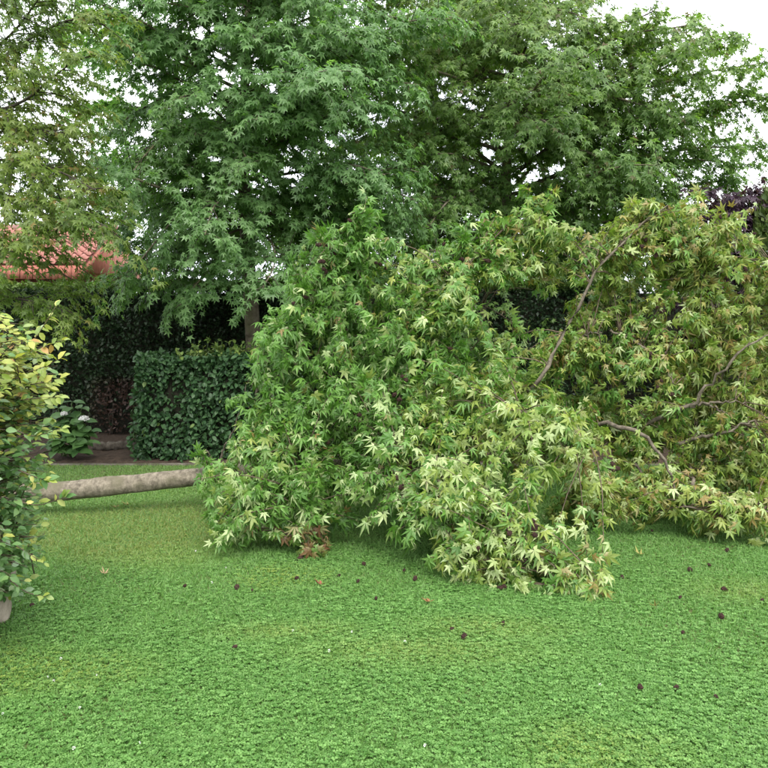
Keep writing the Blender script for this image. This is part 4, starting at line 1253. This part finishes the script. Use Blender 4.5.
# ------------------------------------------------------------------ seed balls lying on the lawn
PODS = [
    (364, 567, 1.3, 'largest dark maroon seed ball on the lawn just below the middle of the crown'),
    (339, 579, .9, 'dark seed ball on the lawn just right of the withered brown leaf cluster'),
    (358, 585, 1.0, 'dark seed ball on the lawn directly in front of the largest one below the crown'),
    (404, 574, 1.0, 'upper of two dark seed balls on the lawn left of the front leaf clump'),
    (415, 582, 1.25, 'lower of two dark seed balls on the lawn left of the front leaf clump'),
    (376, 603, .9, 'lone small seed ball on open lawn left of the front leaf clump'),
    (237, 591, 1.3, 'dark seed ball on the lawn below the drooping left end of the crown'),
    (252, 594, .7, 'tiny seed ball beside the dark one below the drooping left end of the crown'),
    (185, 589, .8, 'leftmost seed ball on the open lawn between shrub and crown'),
    (235, 651, .9, 'lone dark seed ball on the left lawn, well below the crown'),
    (32, 609, .9, 'seed ball on the lawn beside the beech shrub stem'),
    (297, 582, 1.2, 'dark seed ball at the foot of the withered brown leaf cluster'),
    (452, 634, .8, 'smaller of two seed balls on the lawn below the front leaf clump'),
    (464, 642, 1.3, 'larger of two seed balls on the lawn below the front leaf clump'),
    (503, 627, .8, 'small seed ball just in front of the foremost leaf clump'),
    (727, 551, 1.4, 'dark seed ball close under the lowest right-hand leaf spray'),
    (709, 566, 1.0, 'seed ball on the right lawn, second from the right-hand leaf spray'),
    (690, 571, 1.2, 'leftmost of three seed balls on the lawn below the right-hand leaf spray'),
    (724, 591, 1.3, 'big dark seed ball on the right lawn level with the tip of the front clump'),
    (680, 599, .8, 'small seed ball right of the tip of the front leaf clump'),
    (721, 619, 1.4, 'biggest dark seed ball in the middle of the right-hand lawn'),
    (762, 602, .9, 'seed ball on the lawn at the right edge of the view'),
    (622, 579, 1.0, 'seed ball on the lawn just behind the tip of the front leaf clump'),
    (683, 635, .8, 'small seed ball on the right lawn left of and below the biggest one'),
    (652, 532, 1.0, 'seed ball in the shade at the back of the lawn between the two leaf clumps'),
    (640, 692, 1.1, 'left of the three seed balls nearest the bottom edge of the lawn'),
    (676, 692, .9, 'middle one of the three seed balls nearest the bottom edge of the lawn'),
    (716, 702, .9, 'right of the three seed balls nearest the bottom edge of the lawn')]
sm = seed_mesh(0.0115)
for x, y, s, lab in PODS:
    o = bpy.data.objects.new('seed_ball', sm)
    scene.collection.objects.link(o)
    w = G(x, y, 0.0)
    o.location = (w[0], w[1], float(ground_z(w[0], w[1])) + 0.021)
    o.scale = (s * 1.35, s * 1.1, s * .8)
    o.rotation_euler = tuple(rng.uniform(0, 6, 3))
    tag(o, lab, 'seed ball', 'dark seed balls fallen on the lawn')

# loose leaves shed on the lawn
LOOSE = [(117, 508, .075, (0.36, 0.30, 0.13), 'pale withered leaf lying on the worn grass just below the fallen trunk'),
         (128, 506, .06, (0.30, 0.31, 0.11), 'yellowish leaf lying right beside the pale withered leaf below the trunk'),
         (105, 577, .05, (0.36, 0.27, 0.15), 'small tan leaf lying on the open lawn between shrub and crown'),
         (322, 588, .06, (0.24, 0.10, 0.06), 'reddish brown leaf on the lawn below the withered brown cluster'),
         (640, 556, .06, (0.28, 0.27, 0.09), 'yellow-green leaf on the lawn behind the tip of the front clump'),
         (430, 606, .055, (0.26, 0.12, 0.06), 'rusty leaf on the lawn at the left foot of the front clump'),
         (655, 608, .055, (0.30, 0.30, 0.10), 'yellow leaf on the lawn right of the tip of the front clump')]
for x, y, sz, col, lab in LOOSE:
    me = tri_mesh('fallen_leaf', (LOBED_CURL[0] + rng.normal(size=LOBED_CURL[0].shape) * .04) * sz * np.array([1, 1, -0.7]), LOBED_CURL[1], np.tile(np.array(col), (len(LOBED_CURL[0]), 1)))
    o = link('fallen_leaf', me, M_DEAD)
    w = G(x, y, 0.0)
    o.location = (w[0], w[1], float(ground_z(w[0], w[1])) + 0.022)
    o.rotation_euler = (random.uniform(-.3, .3), random.uniform(-.3, .3), random.uniform(0, 6))
    tag(o, lab, 'leaf', 'loose leaves on the lawn')

# small white clover heads
def clover_flower_mesh():
    m = 26
    u = norm(rng.normal(size=(m, 3)) + np.array([0, 0, .4]))
    tv, tf = DIAMOND
    x, y, z = frames(u + rng.normal(size=(m, 3)) * .3, u)
    v = u[:, None] * 0.004 + 0.006 * (tv[None, :, 0:1] * x[:, None] + tv[None, :, 1:2] * y[:, None] + tv[None, :, 2:3] * z[:, None])
    faces = [tuple(i + 4 * k for i in f) for k in range(m) for f in tf]
    me = tri_mesh('clover_flower', v.reshape(-1, 3), faces)
    me.materials.append(M_PETAL)
    return me
cm = clover_flower_mesh()
HEADS = [
    (48, 684, 'upper left one of a pair of white clover heads on the left lawn'),
    (54, 688, 'lower right one of a pair of white clover heads on the left lawn'),
    (97, 682, 'single white clover head right of the pair on the left lawn'),
    (61, 665, 'single white clover head above the pair on the left lawn'),
    (293, 638, 'white clover head on open lawn below the left part of the crown'),
    (329, 659, 'white clover head on the middle lawn, lowest of three in a loose row'),
    (352, 640, 'white clover head on the middle lawn, topmost of three in a loose row'),
    (405, 650, 'white clover head on the middle lawn, rightmost of three in a loose row'),
    (140, 752, 'white clover head near the bottom edge, left of the middle'),
    (74, 758, 'white clover head close to the bottom left corner of the lawn'),
    (3, 722, 'white clover head at the left edge of the lawn'),
    (80, 716, 'white clover head on the left lawn, just below the pair'),
    (196, 556, 'topmost white clover head of the scatter near the drooping left leaves'),
    (226, 573, 'rightmost white clover head of the scatter near the drooping left leaves'),
    (212, 588, 'lowest white clover head of the scatter near the drooping left leaves'),
    (600, 692, 'white clover head on the right half of the lawn, left of three seed balls'),
    (425, 752, 'white clover head at the bottom edge near the middle of the lawn')]
for x, y, lab in HEADS:
    o = bpy.data.objects.new('clover_flower', cm)
    scene.collection.objects.link(o)
    w = G(x, min(y, 764), 0.0)
    o.location = (w[0], w[1], float(ground_z(w[0], w[1])) + 0.034)
    o.rotation_euler = (0, 0, random.random() * 6)
    s = random.uniform(0.5, 0.85)
    o.scale = (s, s, s)
    tag(o, lab, 'flower', 'white clover heads on the lawn')
print('tris', sum(sum(len(p.vertices) - 2 for p in o.data.polygons) for o in bpy.data.objects if o.type == 'MESH' and o.name.split('.')[0] in ('foliage', 'clover_cover', 'grass_blades', 'twigs')))
